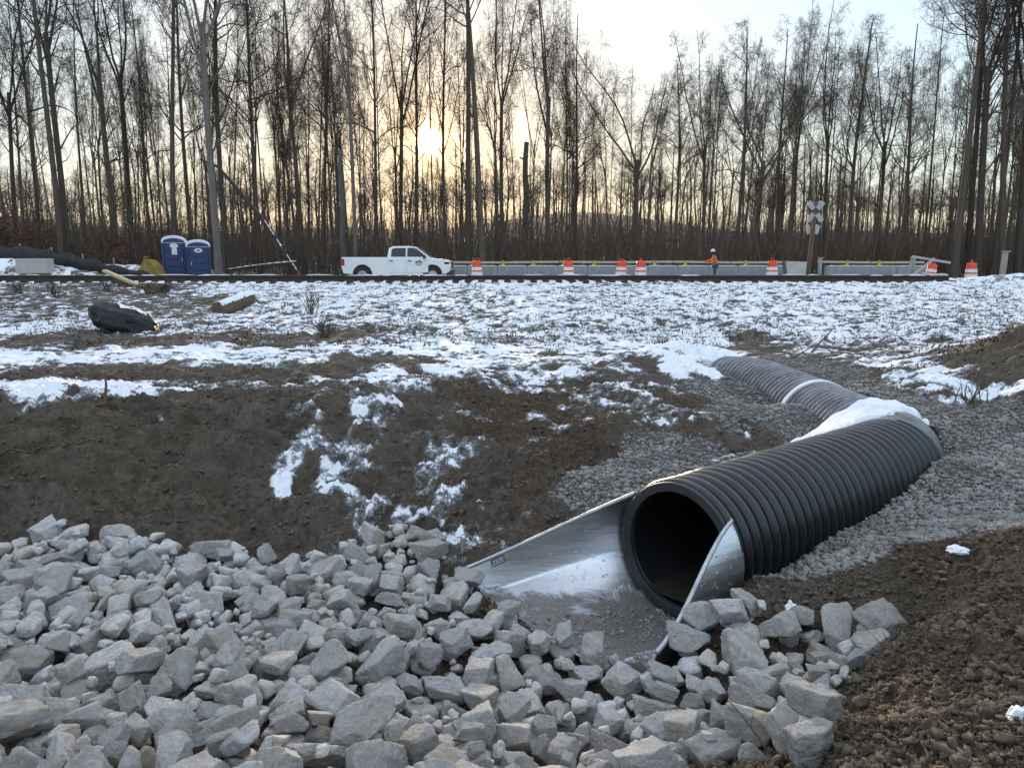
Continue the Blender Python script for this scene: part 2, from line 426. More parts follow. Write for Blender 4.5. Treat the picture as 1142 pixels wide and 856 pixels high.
FL = 1.16
def flare_prof(s, t):
    """section of the flared end: s 0 at the pipe .. 1 at the toe, t -1 right wing top .. 1 left wing top -> (sideways, height)"""
    th = t * math.radians(128); r = R_OUT + .012
    n0, z0 = math.sin(th) * r, -math.cos(th) * r
    W_ = 1.2 if t > 0 else .6; hz = .22 if t > 0 else .3; a = abs(t)
    if a < .6: n1, z1 = math.copysign(a / .6 * W_, t), -.5
    else:
        k = (a - .6) / .4; n1, z1 = math.copysign(W_ + .1 * k, t), -.5 + hz * k
    e = s * s * (3 - 2 * s); e = .55 * s + .45 * e
    return n0 + (n1 - n0) * e, z0 + (z1 - z0) * e
_TT = np.linspace(-1, 1, 81)
_FR = []
for _i in range(41):
    pr = np.array([flare_prof(_i / 40, t) for t in _TT]); lo, hi = pr[:, 0].argmin(), pr[:, 0].argmax(); _FR.append((pr[lo:hi + 1, 0], pr[lo:hi + 1, 1], pr[0], pr[-1]))
def clip_flare(x, y, h):
    """the soil stays under the steel sheet and no higher than its rim beside it"""
    fa, fn = flare_local(x, y); row = np.floor(np.clip(fa / FL, 0, 1) * 40 + .5).astype(int)
    near = (fa > -.06) & (fa < FL + .05) & (fn < 1.7) & (fn > -1.3)
    out = h.copy()
    for i in range(41):
        k = near & (row == i)
        if not k.any(): continue
        n_, z_, p0, p1 = _FR[i]; f = fn[k]
        lim = PIPE_O[2] + np.interp(f - np.sign(f) * .07, n_, z_) - .045
        over = np.maximum(f - n_[-1], n_[0] - f)
        rim = PIPE_O[2] + np.where(f > 0, p1[1], p0[1])
        lim = np.where(over > .045, rim - .04 + .7 * np.maximum(over - .1, 0), lim)
        out[k] = np.minimum(h[k], lim)
    return out

def base_h(x, y):
    x = np.asarray(x, float); y = np.asarray(y, float)
    sh = x.shape; xf, yf = x.ravel(), y.ravel(); near = np.empty(len(xf))
    for i in range(0, len(xf), 100000):
        s = slice(i, i + 100000)
        d2 = (xf[s, None] - HP[:, 0]) ** 2 + (yf[s, None] - HP[:, 1]) ** 2
        near[s] = _phi(d2) @ _w[:_n] + _w[_n] + xf[s] * _w[_n + 1] + yf[s] * _w[_n + 2]
    near = near.reshape(sh)
    far = -.72 - .28 * smooth(34.3, 41, y) + .9 * smooth(56, 110, y) + (.07 + .018 * np.sin(x / 41 + 1) + .01 * np.sin(x / 17)) * np.clip(y - 95, 0, 200)
    far = far + (1.0 * smooth(-15.5, -24, x)) * smooth(33.9, 35.5, y) * (1 - .6 * smooth(45, 70, y))
    far = far + .32 * np.exp(-((x - 20.2) ** 2 / 7 + (y - 30.3) ** 2 / 5))
    k = smooth(28.8, 30.6, y)
    lim = np.clip(np.abs(x) - 30, 0, None)
    near = np.where(lim > 0, near * np.exp(-lim / 30) + (-1.2) * (1 - np.exp(-lim / 30)), near)
    return near * (1 - k) + far * k

def hit(u, v, h=base_h):
    """where the bearing (u, v) meets the ground"""
    ys = np.geomspace(1.2, 60, 1500)
    b = (428 - v) / F; t = ys / (CP + b * SP)
    xs = (u - 571) / F * t; zs = ys * slope(v)
    g = h(xs, ys); k = np.nonzero(zs < g)[0]
    i = k[0] if len(k) else len(ys) - 1
    return float(xs[i]), float(ys[i]), float(g[i])

# surface cover: (u, v, snow, gravel, russet)
CV = []
def cv(u, v, s=0, g=0, r=0): CV.append((u, v, s, g, r))
def cl(u0, v0, u1, v1, n, s=0, g=0, r=0):
    for i in range(n):
        t = i / (n - 1); cv(u0 + (u1 - u0) * t, v0 + (v1 - v0) * t, s, g, r)
for u in range(-60, 1240, 80):
    left = u < 190
    cv(u, 322, .44 if left else .7); cv(u + 40, 340, .38 if left else .67); cv(u, 358, .52 if u < 260 else .64)
cl(330, 372, 700, 372, 5, .6); cl(480, 388, 700, 392, 4, .68); cl(880, 372, 1040, 372, 3, .7)
cl(-40, 368, 40, 366, 2, .8); cl(60, 380, 185, 381, 3, .12); cl(240, 380, 350, 376, 3, .3); cl(200, 368, 330, 362, 3, .6)
cl(-40, 402, 130, 398, 4, .68); cl(170, 396, 330, 404, 4, .74); cl(370, 392, 470, 396, 3, .62)
cl(350, 374, 420, 372, 2, .15)
cl(30, 421, 460, 416, 7, .07); cl(400, 408, 470, 406, 2, .1)
cl(-40, 442, 180, 441, 5, .8); cl(-40, 430, 60, 428, 2, .7); cl(200, 434, 330, 434, 4, .42); cl(350, 432, 420, 428, 2, .5); cl(440, 420, 560, 398, 4, .72); cl(-40, 462, 60, 455, 2, .55)
cl(-40, 490, 480, 470, 7, 0); cl(-40, 540, 640, 530, 8, 0); cl(0, 600, 480, 590, 6, 0); cl(200, 450, 330, 447, 3, .15)
cl(400, 480, 440, 458, 3, .62); cl(465, 492, 490, 505, 2, .5); cv(325, 536, .75); cv(345, 455, .6); cv(340, 490, .3); cl(380, 535, 430, 520, 2, .42); cl(480, 535, 510, 545, 2, .4); cv(490, 580, .5); cv(505, 600, .45); cv(395, 585, .5); cv(545, 560, .2)
cl(600, 408, 690, 414, 3, .6); cl(620, 430, 700, 424, 3, .5, 0, .3); cl(540, 440, 620, 460, 3, .12, 0, 1); cl(560, 480, 640, 520, 3, .06, 0, 1); cl(720, 410, 760, 445, 2, .12, 0, .5)
cl(700, 460, 830, 482, 4, .3, 0, .3); cl(600, 545, 640, 500, 2, 0, 0, .8)
cl(735, 385, 800, 378, 3, .97); cl(740, 400, 800, 400, 3, .97); cl(745, 415, 790, 422, 2, .93); cl(725, 385, 735, 400, 2, .9)
cl(830, 378, 850, 390, 2, .1); cl(860, 388, 960, 398, 4, .45); cv(900, 405, .1, .6)
cl(650, 540, 760, 500, 4, 0, 1); cl(800, 470, 870, 455, 3, 0, 1); cl(790, 430, 850, 440, 3, 0, 1); cl(830, 425, 900, 470, 2, 0, 1)
cl(950, 418, 990, 440, 3, .05, .8); cl(1020, 460, 1142, 462, 4, 0, 1); cl(1050, 500, 1200, 500, 4, 0, 1); cl(900, 590, 1142, 545, 5, 0, 1); cl(850, 640, 1000, 600, 4, 0, 1); cl(1142, 575, 1240, 560, 2, 0, .8)
cl(1010, 420, 1060, 445, 3, .6); cl(1040, 410, 990, 400, 3, .6); cl(1080, 440, 1130, 440, 3, .72); cl(1020, 380, 1142, 348, 4, .7); cl(1050, 390, 1070, 384, 2, .55)
cl(1075, 405, 1142, 378, 4, .02); cl(1090, 425, 1200, 420, 4, .02); cl(1142, 400, 1240, 390, 2, 0)
cl(850, 690, 950, 640, 3, 0, .1); cl(900, 800, 1142, 640, 5, 0, 0, .25); cl(950, 856, 1142, 760, 4, 0, 0, .1); cl(1000, 620, 1142, 610, 4, 0, 0, .5)
cl(0, 700, 500, 700, 6, 0); cl(0, 856, 900, 856, 8, 0); cl(560, 720, 700, 780, 3, 0)
CVW = []
for (u, v, s, g, r) in CV:
    x, y, z = hit(u, v); CVW.append((x, y, s, g, r))
CVW += [(-12, -4, 0, 0, 0), (12, -4, 0, 0, 0), (-25, 31.5, .7, .3, 0), (0, 31.5, .7, .3, 0), (25, 31.5, .7, .3, 0), (0, 36, .6, .3, 0), (-25, 36, .8, 0, 0), (25, 36, .6, 0, 0),
        (0, 46, .5, .2, 0), (-30, 50, .35, 0, .5), (30, 50, .35, 0, .5), (-30, 62, .1, 0, .9), (15, 75, .42, 0, .8), (60, 100, .3, 0, .8), (-60, 100, .1, 0, .9), (0, 140, .08, 0, .8), (0, 200, .0, 0, .8), (-80, 200, .0, 0, .8), (80, 200, 0, 0, .8)]
CVW = np.array(CVW)
def cover(x, y):
    """inverse-distance blend of the survey, warped so that no edge is regular"""
    wx = x + .28 * fbm(x * 1.1, y * 1.1, 3, 91); wy = y + .28 * fbm(x * 1.1, y * 1.1, 3, 57)
    xf, yf = wx.ravel(), wy.ravel(); out = np.empty((len(xf), 3))
    for i in range(0, len(xf), 60000):
        s = slice(i, i + 60000)
        sc = 1 / np.maximum(3, yf[s, None])
        d2 = ((xf[s, None] - CVW[:, 0]) ** 2 + (.6 * (yf[s, None] - CVW[:, 1])) ** 2) * sc * sc + 1e-5
        w = 1 / (d2 * d2)
        out[s] = (w @ CVW[:, 2:]) / w.sum(1)[:, None]
    return out.reshape(x.shape + (3,))

def full_h(x, y):
    h = base_h(x, y)
    c = cover(x, y)
    s0, g, r = c[..., 0], c[..., 1], c[..., 2]
    n1 = fbm(x * .9, y * 1.3, 4, 5); n2 = fbm(x * 3.2, y * 4.2, 3, 23); n3 = fbm(x * 11, y * 13, 2, 31)
    bank = smooth(14, 18, y)
    s = s0 + .34 * n1 * (1 - .7 * bank) + .42 * n2 * (1 - .4 * bank) + .25 * n3 + bank * .35 * fbm(x * 5, y * 3.2, 3, 131)
    s = np.where(s0 < .03, s - .3, s)
    k = smooth(.44, .56, s)
    soil = (1 - np.clip(g, 0, 1))
    far = smooth(9, 16, y)
    a = (.05 * fbm(x * 1.7, y * 1.7, 3, 71) + .045 * fbm(x * 3.1, y * 3.1, 2, 171)) * (.3 + .7 * soil)
    b = (.03 * fbm(x * 6, y * 6, 3, 73)) * (.25 + .75 * soil)
    cl_ = np.abs(fbm(x * 14, y * 14, 3, 77))
    d = .04 * (1 - cl_ * 2.4) * soil * (1 - far)
    bmask = smooth(13, 16, y)
    # bucket-tooth drag marks on the cut bank
    e = .026 * vn(x * 3 + y * 2, y * 14 - x * 1.3, 83) * soil * smooth(6.6, 7.2, y) * (1 - smooth(8.6, 9.4, y)) * smooth(3, 1, x)
    face = smooth(6.5, 6.9, y) * (1 - smooth(8.6, 9.6, y)) * smooth(2.2, .8, x) * soil
    h = h + face * (.1 * fbm(x * .9 + 3, y * 3.4, 3, 301) + .05 * (1 - 2 * np.abs(fbm(x * 2.1, y * 2.6, 3, 307))) + .02 * vn(x * 16, y * 2.2, 311) * smooth(.1, .5, vn(x * .8, y * 1.1, 313)))
    grav = .012 * fbm(x * 18, y * 18, 2, 79) * g
    tuft = .05 * np.maximum(0, fbm(x * 2.6, y * 2.6, 3, 87)) * smooth(13, 17, y)
    h = h + a + b + d + e + grav + tuft + .022 * k * smooth(0, .3, s0)
    # snow heap beside the far end of the pipe
    h = h + .3 * np.exp(-(((x - 2.95) / .75) ** 2 + ((y - 13.7) / 1.2) ** 2)) * (1 + .4 * n2)
    # trench for the pipe
    for pts in (PIPE1, PIPE2):
        dd, zc = path_dist(x, y, pts)
        h = np.where(dd < .52, np.minimum(h, (zc - .62) * smooth(.52, .47, dd) + h * (1 - smooth(.52, .47, dd))), h)
    fa, fn = flare_local(x, y)
    h = clip_flare(x, y, h)
    return h, s, g, r

def axis_rows():
    a = np.linspace(-10, 1.4, 40)
    b = np.geomspace(1.5, 15, 620)
    c = np.geomspace(15.05, 36, 230)
    d = np.geomspace(36.3, 900, 110)
    return np.concatenate([a, b, c, d])
ROWS = axis_rows(); NQ = 900
q = np.linspace(-1, 1, NQ); q = np.sign(q) * (.5 * np.abs(q) + .5 * np.abs(q) ** 3)
W = np.where(ROWS < 3, 9.0, np.maximum(9.0, 1.15 * ROWS + 5.5))
GX = q[None, :] * W[:, None]; GY = np.repeat(ROWS[:, None], NQ, 1)
GH, GS, GG, GR = full_h(GX, GY)
nr = len(ROWS)
ii = np.arange(nr * NQ).reshape(nr, NQ)
quads = np.stack([ii[:-1, :-1], ii[:-1, 1:], ii[1:, 1:], ii[1:, :-1]], -1).reshape(-1, 4)
ground = np_obj('ground', np.stack([GX, GY, GH], -1).reshape(-1, 3), quads)
at = ground.data.attributes.new('cover', 'FLOAT_COLOR', 'POINT')
at.data.foreach_set('color', np.stack([GS, GG, GR, np.ones_like(GS)], -1).astype(np.float32).ravel())
tag(ground, kind='structure')
def ground_mat():
    m, nt, b = mat_new('ground_cover')
    v = objvec(nt)
    A = N(nt, 'ShaderNodeAttribute', attribute_name='cover'); sp = N(nt, 'ShaderNodeSeparateColor'); nt.links.new(A.outputs['Color'], sp.inputs[0])
    S, G, Rr = sp.outputs
    n0 = noise(nt, v, .9, 5, .65); n1 = noise(nt, v, 5, 6, .7); n2 = noise(nt, v, 26, 5, .75); n3 = noise(nt, v, 90, 3, .8)
    soil = ramp(nt, math_(nt, 'ADD', math_(nt, 'MULTIPLY', n1, .55), math_(nt, 'MULTIPLY', n2, .45)), [(.33, (.07, .055, .041)), (.5, (.15, .118, .088)), (.66, (.26, .208, .158))])
    soil = mixc(nt, ramp(nt, n0, [(.44, (0, 0, 0)), (.58, (.7,) * 3)]), soil, (.17, .145, .118))
    soil = mixc(nt, ramp(nt, noise(nt, v, 1.9, 5, .7, .5), [(.52, (0, 0, 0)), (.64, (.5,) * 3)]), soil, (.045, .035, .027))
    rus = ramp(nt, math_(nt, 'ADD', math_(nt, 'MULTIPLY', n1, .4), math_(nt, 'MULTIPLY', n2, .6)), [(.35, (.04, .026, .017)), (.5, (.115, .07, .043)), (.65, (.2, .13, .08))])
    c = mixc(nt, math_(nt, 'MULTIPLY', Rr, ramp(nt, n1, [(.38, (.2,) * 3), (.58, (1, 1, 1))]), True), soil, rus)
    vo = N(nt, 'ShaderNodeTexVoronoi', inp={'Scale': 38.0}); nt.links.new(v, vo.inputs['Vector'])
    vs = N(nt, 'ShaderNodeSeparateColor'); nt.links.new(vo.outputs['Color'], vs.inputs[0])
    gr = ramp(nt, vs.outputs[0], [(0, (.11, .1, .09)), (.5, (.24, .228, .215)), (1, (.4, .385, .365))])
    gr = mixc(nt, ramp(nt, vo.outputs['Distance'], [(.3, (0, 0, 0)), (.75, (.7,) * 3)]), gr, (.06, .052, .045))
    gf = ramp(nt, math_(nt, 'ADD', G, math_(nt, 'MULTIPLY', math_(nt, 'SUBTRACT', n1, .5), .9)), [(.4, (0, 0, 0)), (.62, (1, 1, 1))])
    c = mixc(nt, gf, c, gr)
    sn = ramp(nt, n1, [(.3, (.68, .71, .76)), (.6, (.8, .82, .86))])
    sf = math_(nt, 'ADD', S, math_(nt, 'ADD', math_(nt, 'ADD', math_(nt, 'MULTIPLY', math_(nt, 'SUBTRACT', n2, .5), .62), math_(nt, 'MULTIPLY', math_(nt, 'SUBTRACT', noise(nt, v, 8.5, 4, .7), .5), .75)), math_(nt, 'MULTIPLY', math_(nt, 'SUBTRACT', n3, .5), .35)))
    sff = ramp(nt, sf, [(.4, (0, 0, 0)), (.61, (1, 1, 1))])
    c = mixc(nt, sff, c, sn)
    nt.links.new(c, b.inputs['Base Color'])
    nt.links.new(ramp(nt, sff, [(0, (.95,) * 3), (1, (.7,) * 3)]), b.inputs['Roughness'])
    b.inputs['Specular IOR Level'].default_value = .2
    hsoil = math_(nt, 'ADD', math_(nt, 'MULTIPLY', n1, .9), math_(nt, 'ADD', math_(nt, 'MULTIPLY', n2, .9), math_(nt, 'MULTIPLY', n3, .45)))
    hh = math_(nt, 'ADD', math_(nt, 'MULTIPLY', hsoil, math_(nt, 'SUBTRACT', 1.15, sff)), math_(nt, 'MULTIPLY', math_(nt, 'MULTIPLY', vo.outputs['Distance'], gf), -.8))
    bump(nt, b, hh, 1.0, .06)
    return m
ground.data.materials.append(ground_mat())

def gh(x, y):
    r = full_h(np.atleast_1d(np.asarray(x, float)), np.atleast_1d(np.asarray(y, float)))[0]
    return float(r[0]) if np.ndim(x) == 0 else r
# ------------------------------------------------------------------ culvert pipe
def resample(pts, step):
    pts = [Vector(p) for p in pts]
    if len(pts) > 2:       # Catmull-Rom through the joints
        out = []
        ext = [2 * pts[0] - pts[1]] + pts + [2 * pts[-1] - pts[-2]]
        for i in range(1, len(ext) - 2):
            p0, p1, p2, p3 = ext[i - 1:i + 3]
            for k in range(40):
                t = k / 40
                out.append(.5 * ((2 * p1) + (p2 - p0) * t + (2 * p0 - 5 * p1 + 4 * p2 - p3) * t * t + (3 * p1 - p0 - 3 * p2 + p3) * t ** 3))
        out.append(pts[-1]); pts = out
    d = [0]
    for a, b in zip(pts[:-1], pts[1:]): d.append(d[-1] + (b - a).length)
    n = max(2, int(d[-1] / step)); res = []; j = 0
    for i in range(n + 1):
        s = d[-1] * i / n
        while j < len(d) - 2 and d[j + 1] < s: j += 1
        t = (s - d[j]) / max(1e-9, d[j + 1] - d[j])
        res.append(pts[j].lerp(pts[j + 1], t))
    return res, d[-1]
def corrugated(name, pts, pitch, mat, parent, n=96, r=R_OUT, amp=.06, skip_ends=.02):
    per = 12; C, L = resample(pts, pitch / per)
    k = len(C); V = []
    C_ = np.array([tuple(c) for c in C]); T = np.gradient(C_, axis=0); T /= np.linalg.norm(T, axis=1)[:, None]
    up = np.array((0, 0, 1.)); U = np.cross(np.cross(T, up), T); U /= np.linalg.norm(U, axis=1)[:, None]; Wv = np.cross(T, U)
    s = np.arange(k) / per
    ph = s % 1.0
    prof = r - amp * (smooth(.5, .66, ph) * (1 - smooth(.84, 1.0, ph)))       # broad crests, narrow valleys
    prof = prof - .012 * (np.abs(ph - .29) / .29) ** 2 * (ph < .58)
    prof = prof * (1 + .004 * np.sin(s * 1.7 + 1))
    a = np.linspace(0, 2 * PI, n, endpoint=False)
    out = C_[:, None] + (U[:, None] * np.cos(a)[None, :, None] + Wv[:, None] * np.sin(a)[None, :, None]) * prof[:, None, None]
    inn = C_[:, None] + (U[:, None] * np.cos(a)[None, :, None] + Wv[:, None] * np.sin(a)[None, :, None]) * R_IN
    ix = np.arange(k * n).reshape(k, n); nx = np.roll(ix, -1, 1)
    f1 = np.stack([ix[:-1], nx[:-1], nx[1:], ix[1:]], -1).reshape(-1, 4)
    f2 = np.stack([ix[:-1], ix[1:], nx[1:], nx[:-1]], -1).reshape(-1, 4) + k * n
    e0 = np.stack([ix[0], ix[0] + k * n, nx[0] + k * n, nx[0]], -1)
    e1 = np.stack([ix[-1], nx[-1], nx[-1] + k * n, ix[-1] + k * n], -1)
    V = np.concatenate([out.reshape(-1, 3), inn.reshape(-1, 3)])
    if parent is not None: V = V - np.array(parent.location)
    return np_obj(name, V, np.concatenate([f1, f2, e0, e1]), None, mat, parent)

loc = Vector((PIPE_O[0], PIPE_O[1], PIPE_O[2] - R_OUT))
pipe1 = thing('culvert_pipe', 'black corrugated culvert pipe with a dark round mouth opening into the galvanised flared end', 'culvert pipe', loc)
corrugated('pipe_wall', PIPE1, .124, M['hdpe'], pipe1)
mb = MB()
ax3 = Vector((-AV[0], -AV[1], 0))
def ring(mb, c, ax, r0, r1, w, n=96):
    c = Vector(c); up = Vector((0, 0, 1)); si = ax.cross(up).normalized(); vs = []
    for (r, h) in ((r0, 0), (r1, 0), (r1, w), (r0, w)):
        for j in range(n):
            a = 2 * PI * j / n; vs.append(c + ax * h + (up * math.cos(a) + si * math.sin(a)) * r)
    fs = []
    for i in range(4):
        for j in range(n): fs.append((i * n + j, i * n + (j + 1) % n, ((i + 1) % 4) * n + (j + 1) % n, ((i + 1) % 4) * n + j))
    mb.add(vs, fs)
ring(mb, Vector(PIPE_O) - loc - ax3 * .045, ax3, R_IN - .004, R_OUT - .02, .04)
mb.build('mouth_rim', M['black_plastic'], pipe1, bevel=.008, smooth_shade=False)
# silt lying along the bottom of the bore
V = []; nu, nv_ = 60, 14
for i in range(nu):
    s = -.03 + 3.4 * i / (nu - 1)
    for j in range(nv_):
        t = -1 + 2 * j / (nv_ - 1)
        p = Vector(PIPE_O) + ax3 * s + Vector((NV[0], NV[1], 0)) * t * .27
        p.z = PIPE_O[2] - math.sqrt(R_IN ** 2 - (t * .27) ** 2) + .05 * (1 - t * t) + .012 * mnoise.noise(p * 9) - .006 + .01
        V.append(p - loc)
ix = np.arange(nu * nv_).reshape(nu, nv_)
silt = np_obj('silt_bed', [tuple(p) for p in V], np.stack([ix[:-1, :-1], ix[:-1, 1:], ix[1:, 1:], ix[1:, :-1]], -1).reshape(-1, 4), None, M['silt'], pipe1)

loc2 = Vector(PIPE2[3]); loc2.z -= R_OUT
pipe2 = thing('culvert_pipe', 'frosted grey ribbed culvert pipe with one white band running back towards the railway bank', 'culvert pipe', loc2)
corrugated('pipe_wall', PIPE2, .112, M['hdpe_far'], pipe2)
Cc, LL = resample(PIPE2, .02)
i = int(len(Cc) * .485)
mb = MB(); axb = (Cc[i + 2] - Cc[i - 2]).normalized(); ring(mb, Cc[i] - loc2, axb, R_OUT - .01, R_OUT + .018, .09, 72)
mb.build('coupling_band', M['roof_white'], pipe2, smooth_shade=False, bevel=.01)['label'] = 'white snow-dusted coupling band'

# ------------------------------------------------------------------ galvanised flared end
floc = Vector((PIPE_O[0], PIPE_O[1], PIPE_O[2] - .5))
fl = thing('flared_end_section', 'galvanised steel flared end section with curved wing walls around the pipe mouth', 'culvert end', floc)
def flare_pt(s, t, off=0):
    """s: 0 at the pipe .. 1 at the toe, t: -1 right wing top .. 1 left wing top"""
    nn, zz = flare_prof(s, t); nn += math.copysign(off * min(1, abs(t) / .5), t); zz -= off
    d = s * FL + (.05 if s == 0 else 0) - .05
    # wings sweep back a little at the crown
    p = PIPE_O + np.array((AV[0] * d + NV[0] * nn, AV[1] * d + NV[1] * nn, zz))
    return Vector(p) - floc
# the sheet's own mud line is measured from the flare's origin, half a metre above the floor
def sheet(t0, t1, name, ns=40, ntt=60):
    vs = []
    for off in (0, .006):
        for i in range(ns + 1):
            for j in range(ntt + 1): vs.append(flare_pt(i / ns, t0 + (t1 - t0) * j / ntt, off))
    k = (ns + 1) * (ntt + 1); g = lambda i, j: i * (ntt + 1) + j
    fs = []
    for i in range(ns):
        for j in range(ntt):
            q = (g(i, j), g(i, j + 1), g(i + 1, j + 1), g(i + 1, j)); fs.append(q); fs.append(tuple(x + k for x in q[::-1]))
    for i in range(ns):
        for j in ([0] if t0 == -1 else []) + ([ntt] if t1 == 1 else []): fs.append((g(i, j), g(i + 1, j), g(i + 1, j) + k, g(i, j) + k))
    for j in range(ntt):
        for i in (0, ns): fs.append((g(i, j), g(i, j) + k, g(i, j + 1) + k, g(i, j + 1)))
    mb = MB(); mb.add(vs, fs); o = mb.build(name, M['galv'], fl, smooth_shade=True)
    nn = []
    for q in range(2):
        for i in range(ns + 1):
            for j in range(ntt + 1):
                s_, t_ = min(max(i / ns, .004), .996), t0 + (t1 - t0) * j / ntt
                du = flare_pt(s_ + .003, t_) - flare_pt(s_ - .003, t_); dv = flare_pt(s_, t_ + .01) - flare_pt(s_, t_ - .01)
                nrm_ = du.cross(dv).normalized(); nrm_ = nrm_ if nrm_.z > 0 or abs(t_) > .6 and nrm_.dot(Vector((NV[0], NV[1], 0))) * t_ < 0 else -nrm_
                nn.append(nrm_)
    me = o.data; me.update(); V0 = [v.normal.copy() for v in me.vertices]
    me.normals_split_custom_set_from_vertices([tuple(a if a.dot(b) > 0 else -a) for a, b in zip(nn, V0)])
    return o
sheet(.55, 1, 'wing_wall', 40, 24)['label'] = 'long sloping left wing wall with a small printed label'
sheet(-1, -.55, 'wing_wall', 40, 24)['label'] = 'right wing wall seen from outside, curving down to the rocks'
sheet(-.55, .55, 'apron_floor', 40, 60)
for sgn in (1, -1):
    mb = MB(); pts = [flare_pt(i / 40, sgn, .002) + Vector((0, 0, .008)) for i in range(41)]
    mb.tube(pts, .017, 10); o = mb.build('rolled_edge', M['galv_edge'], fl, smooth_shade=True)
mb = MB(); mb.tube([flare_pt(1.0, -.6 + 1.2 * i / 20) + Vector((0, 0, .0)) for i in range(21)], .014, 8); mb.build('toe_bar', M['galv_edge'], fl, smooth_shade=True)
# printed label on the left wing
def on_wing(s, t): 
    p = flare_pt(s, t); du = (flare_pt(s + .01, t) - p).normalized(); dv = (flare_pt(s, t + .01) - p).normalized(); nrm = du.cross(dv).normalized()
    if nrm.dot(Vector((NV[0], NV[1], 0))) > 0: nrm = -nrm
    return p, du, dv, nrm
p, du, dv, nrm = on_wing(.8, .93)
def wing_quad(mb, a0, a1, b0, b1, lift):
    c = [p + du * a + dv * b + nrm * lift for a, b in ((a0, b0), (a1, b0), (a1, b1), (a0, b1))]
    mb.add(c + [q - nrm * .002 for q in c], [(0, 1, 2, 3), (7, 6, 5, 4), (0, 4, 5, 1), (1, 5, 6, 2), (2, 6, 7, 3), (3, 7, 4, 0)])
mb = MB(); wing_quad(mb, -.06, .06, -.03, .03, .006); lab = mb.build('maker_label', M['decal_ink'], fl)
mb = MB()
for r_ in range(3):
    x = -.05
    while x < .045:
        w_ = R.uniform(.008, .022); wing_quad(mb, x, x + w_, -.02 + r_ * .016, -.011 + r_ * .016, .0085); x += w_ + .006
mb.build('label_print', M['sign_white'], lab)

# ------------------------------------------------------------------ riprap
def ico(sub):
    import bmesh
    bm = bmesh.new(); bmesh.ops.create_icosphere(bm, subdivisions=sub, radius=1)
    V = np.array([v.co[:] for v in bm.verts]); Fc = np.array([[v.index for v in f.verts] for f in bm.faces]); bm.free(); return V, Fc
ICO4, ICOF4 = ico(5)
ICO1, ICOF1 = ico(2)
def facet_rock(rg, V, planes=13, k=16.0, rough=.042):
    d = rg.normal(size=(planes, 3)); off = rg.uniform(.72, 1.05, planes)
    if planes > 5:                               # blocky: three rough pairs of quarry faces, then corners knocked off
        for a_ in range(3):
            for s_ in (0, 1):
                e_ = np.zeros(3); e_[a_] = 1 if s_ else -1
                d[a_ * 2 + s_] = e_ + rg.normal(0, .3, 3); off[a_ * 2 + s_] = rg.uniform(.5, .82)
    d /= np.linalg.norm(d, axis=1)[:, None]
    q = np.maximum(V @ d.T, 1e-3) / off            # 1/r per plane
    k_ = k * rg.uniform(2.2, 4.5)
    m = q.max(1)
    rr = 1 / (m + np.log(np.exp(k_ * (q - m[:, None])).sum(1)) / k_ - .0)
    rr = np.minimum(rr, 1.25)
    s = rg.uniform(0, 50, 3)
    X = V * rr[:, None]
    n1 = np.array([mnoise.fractal(Vector(x * 2.2 + s), .9, 2.1, 5) for x in X])
    n2 = np.array([abs(mnoise.noise(Vector(x * 6 + s))) for x in X])
    n3 = np.array([mnoise.fractal(Vector(x * 7 + s), .7, 2.1, 4) for x in X])
    X = V * (rr * (1 + rough * 1.5 * n1 - rough * 1.4 * n2 + rough * .8 * n3))[:, None]
    X -= X.mean(0); X /= np.abs(X).max()
    return X
ROCKS = []
for i in range(18):
    rg = np.random.default_rng(100 + i)
    X = facet_rock(rg, ICO4, planes=int(rg.integers(9, 16)))
    me = np_mesh('rock', X, None, ICOF4); me.materials.append(M['rock']); ROCKS.append((X, me))
POLY = [(-120, 604), (0, 603), (60, 590), (160, 592), (240, 612), (330, 618), (390, 600), (440, 580), (490, 590), (500, 625), (522, 655), (530, 688), (590, 712), (640, 728), (700, 742), (742, 748), (752, 715), (800, 690), (850, 692), (920, 705), (985, 718), (965, 748), (925, 790), (905, 850), (800, 862), (720, 900), (650, 960), (-160, 960)]
# outline of the heap on the ground
PW = []
for (u, v) in POLY:
    if u < 505 and v < 640: v += 20
    x, y, z = hit(u, v); PW.append((x, y))
PW = np.array(PW)
def inpoly(x, y, P_):
    r = np.zeros(np.shape(x), bool); n = len(P_)
    for i in range(n):
        x0, y0 = P_[i]; x1, y1 = P_[(i + 1) % n]
        c = ((y0 > y) != (y1 > y)) & (x < (x1 - x0) * (y - y0) / (y1 - y0 + 1e-12) + x0); r ^= c
    return r
RES = .022
x0, x1, y0, y1 = PW[:, 0].min() - .3, PW[:, 0].max() + .3, PW[:, 1].min() - .3, PW[:, 1].max() + .3
gx = np.arange(x0, x1, RES); gy = np.arange(y0, y1, RES)
HX, HY = np.meshgrid(gx, gy)
HM = full_h(HX, HY)[0]
fa, fn = flare_local(HX, HY)
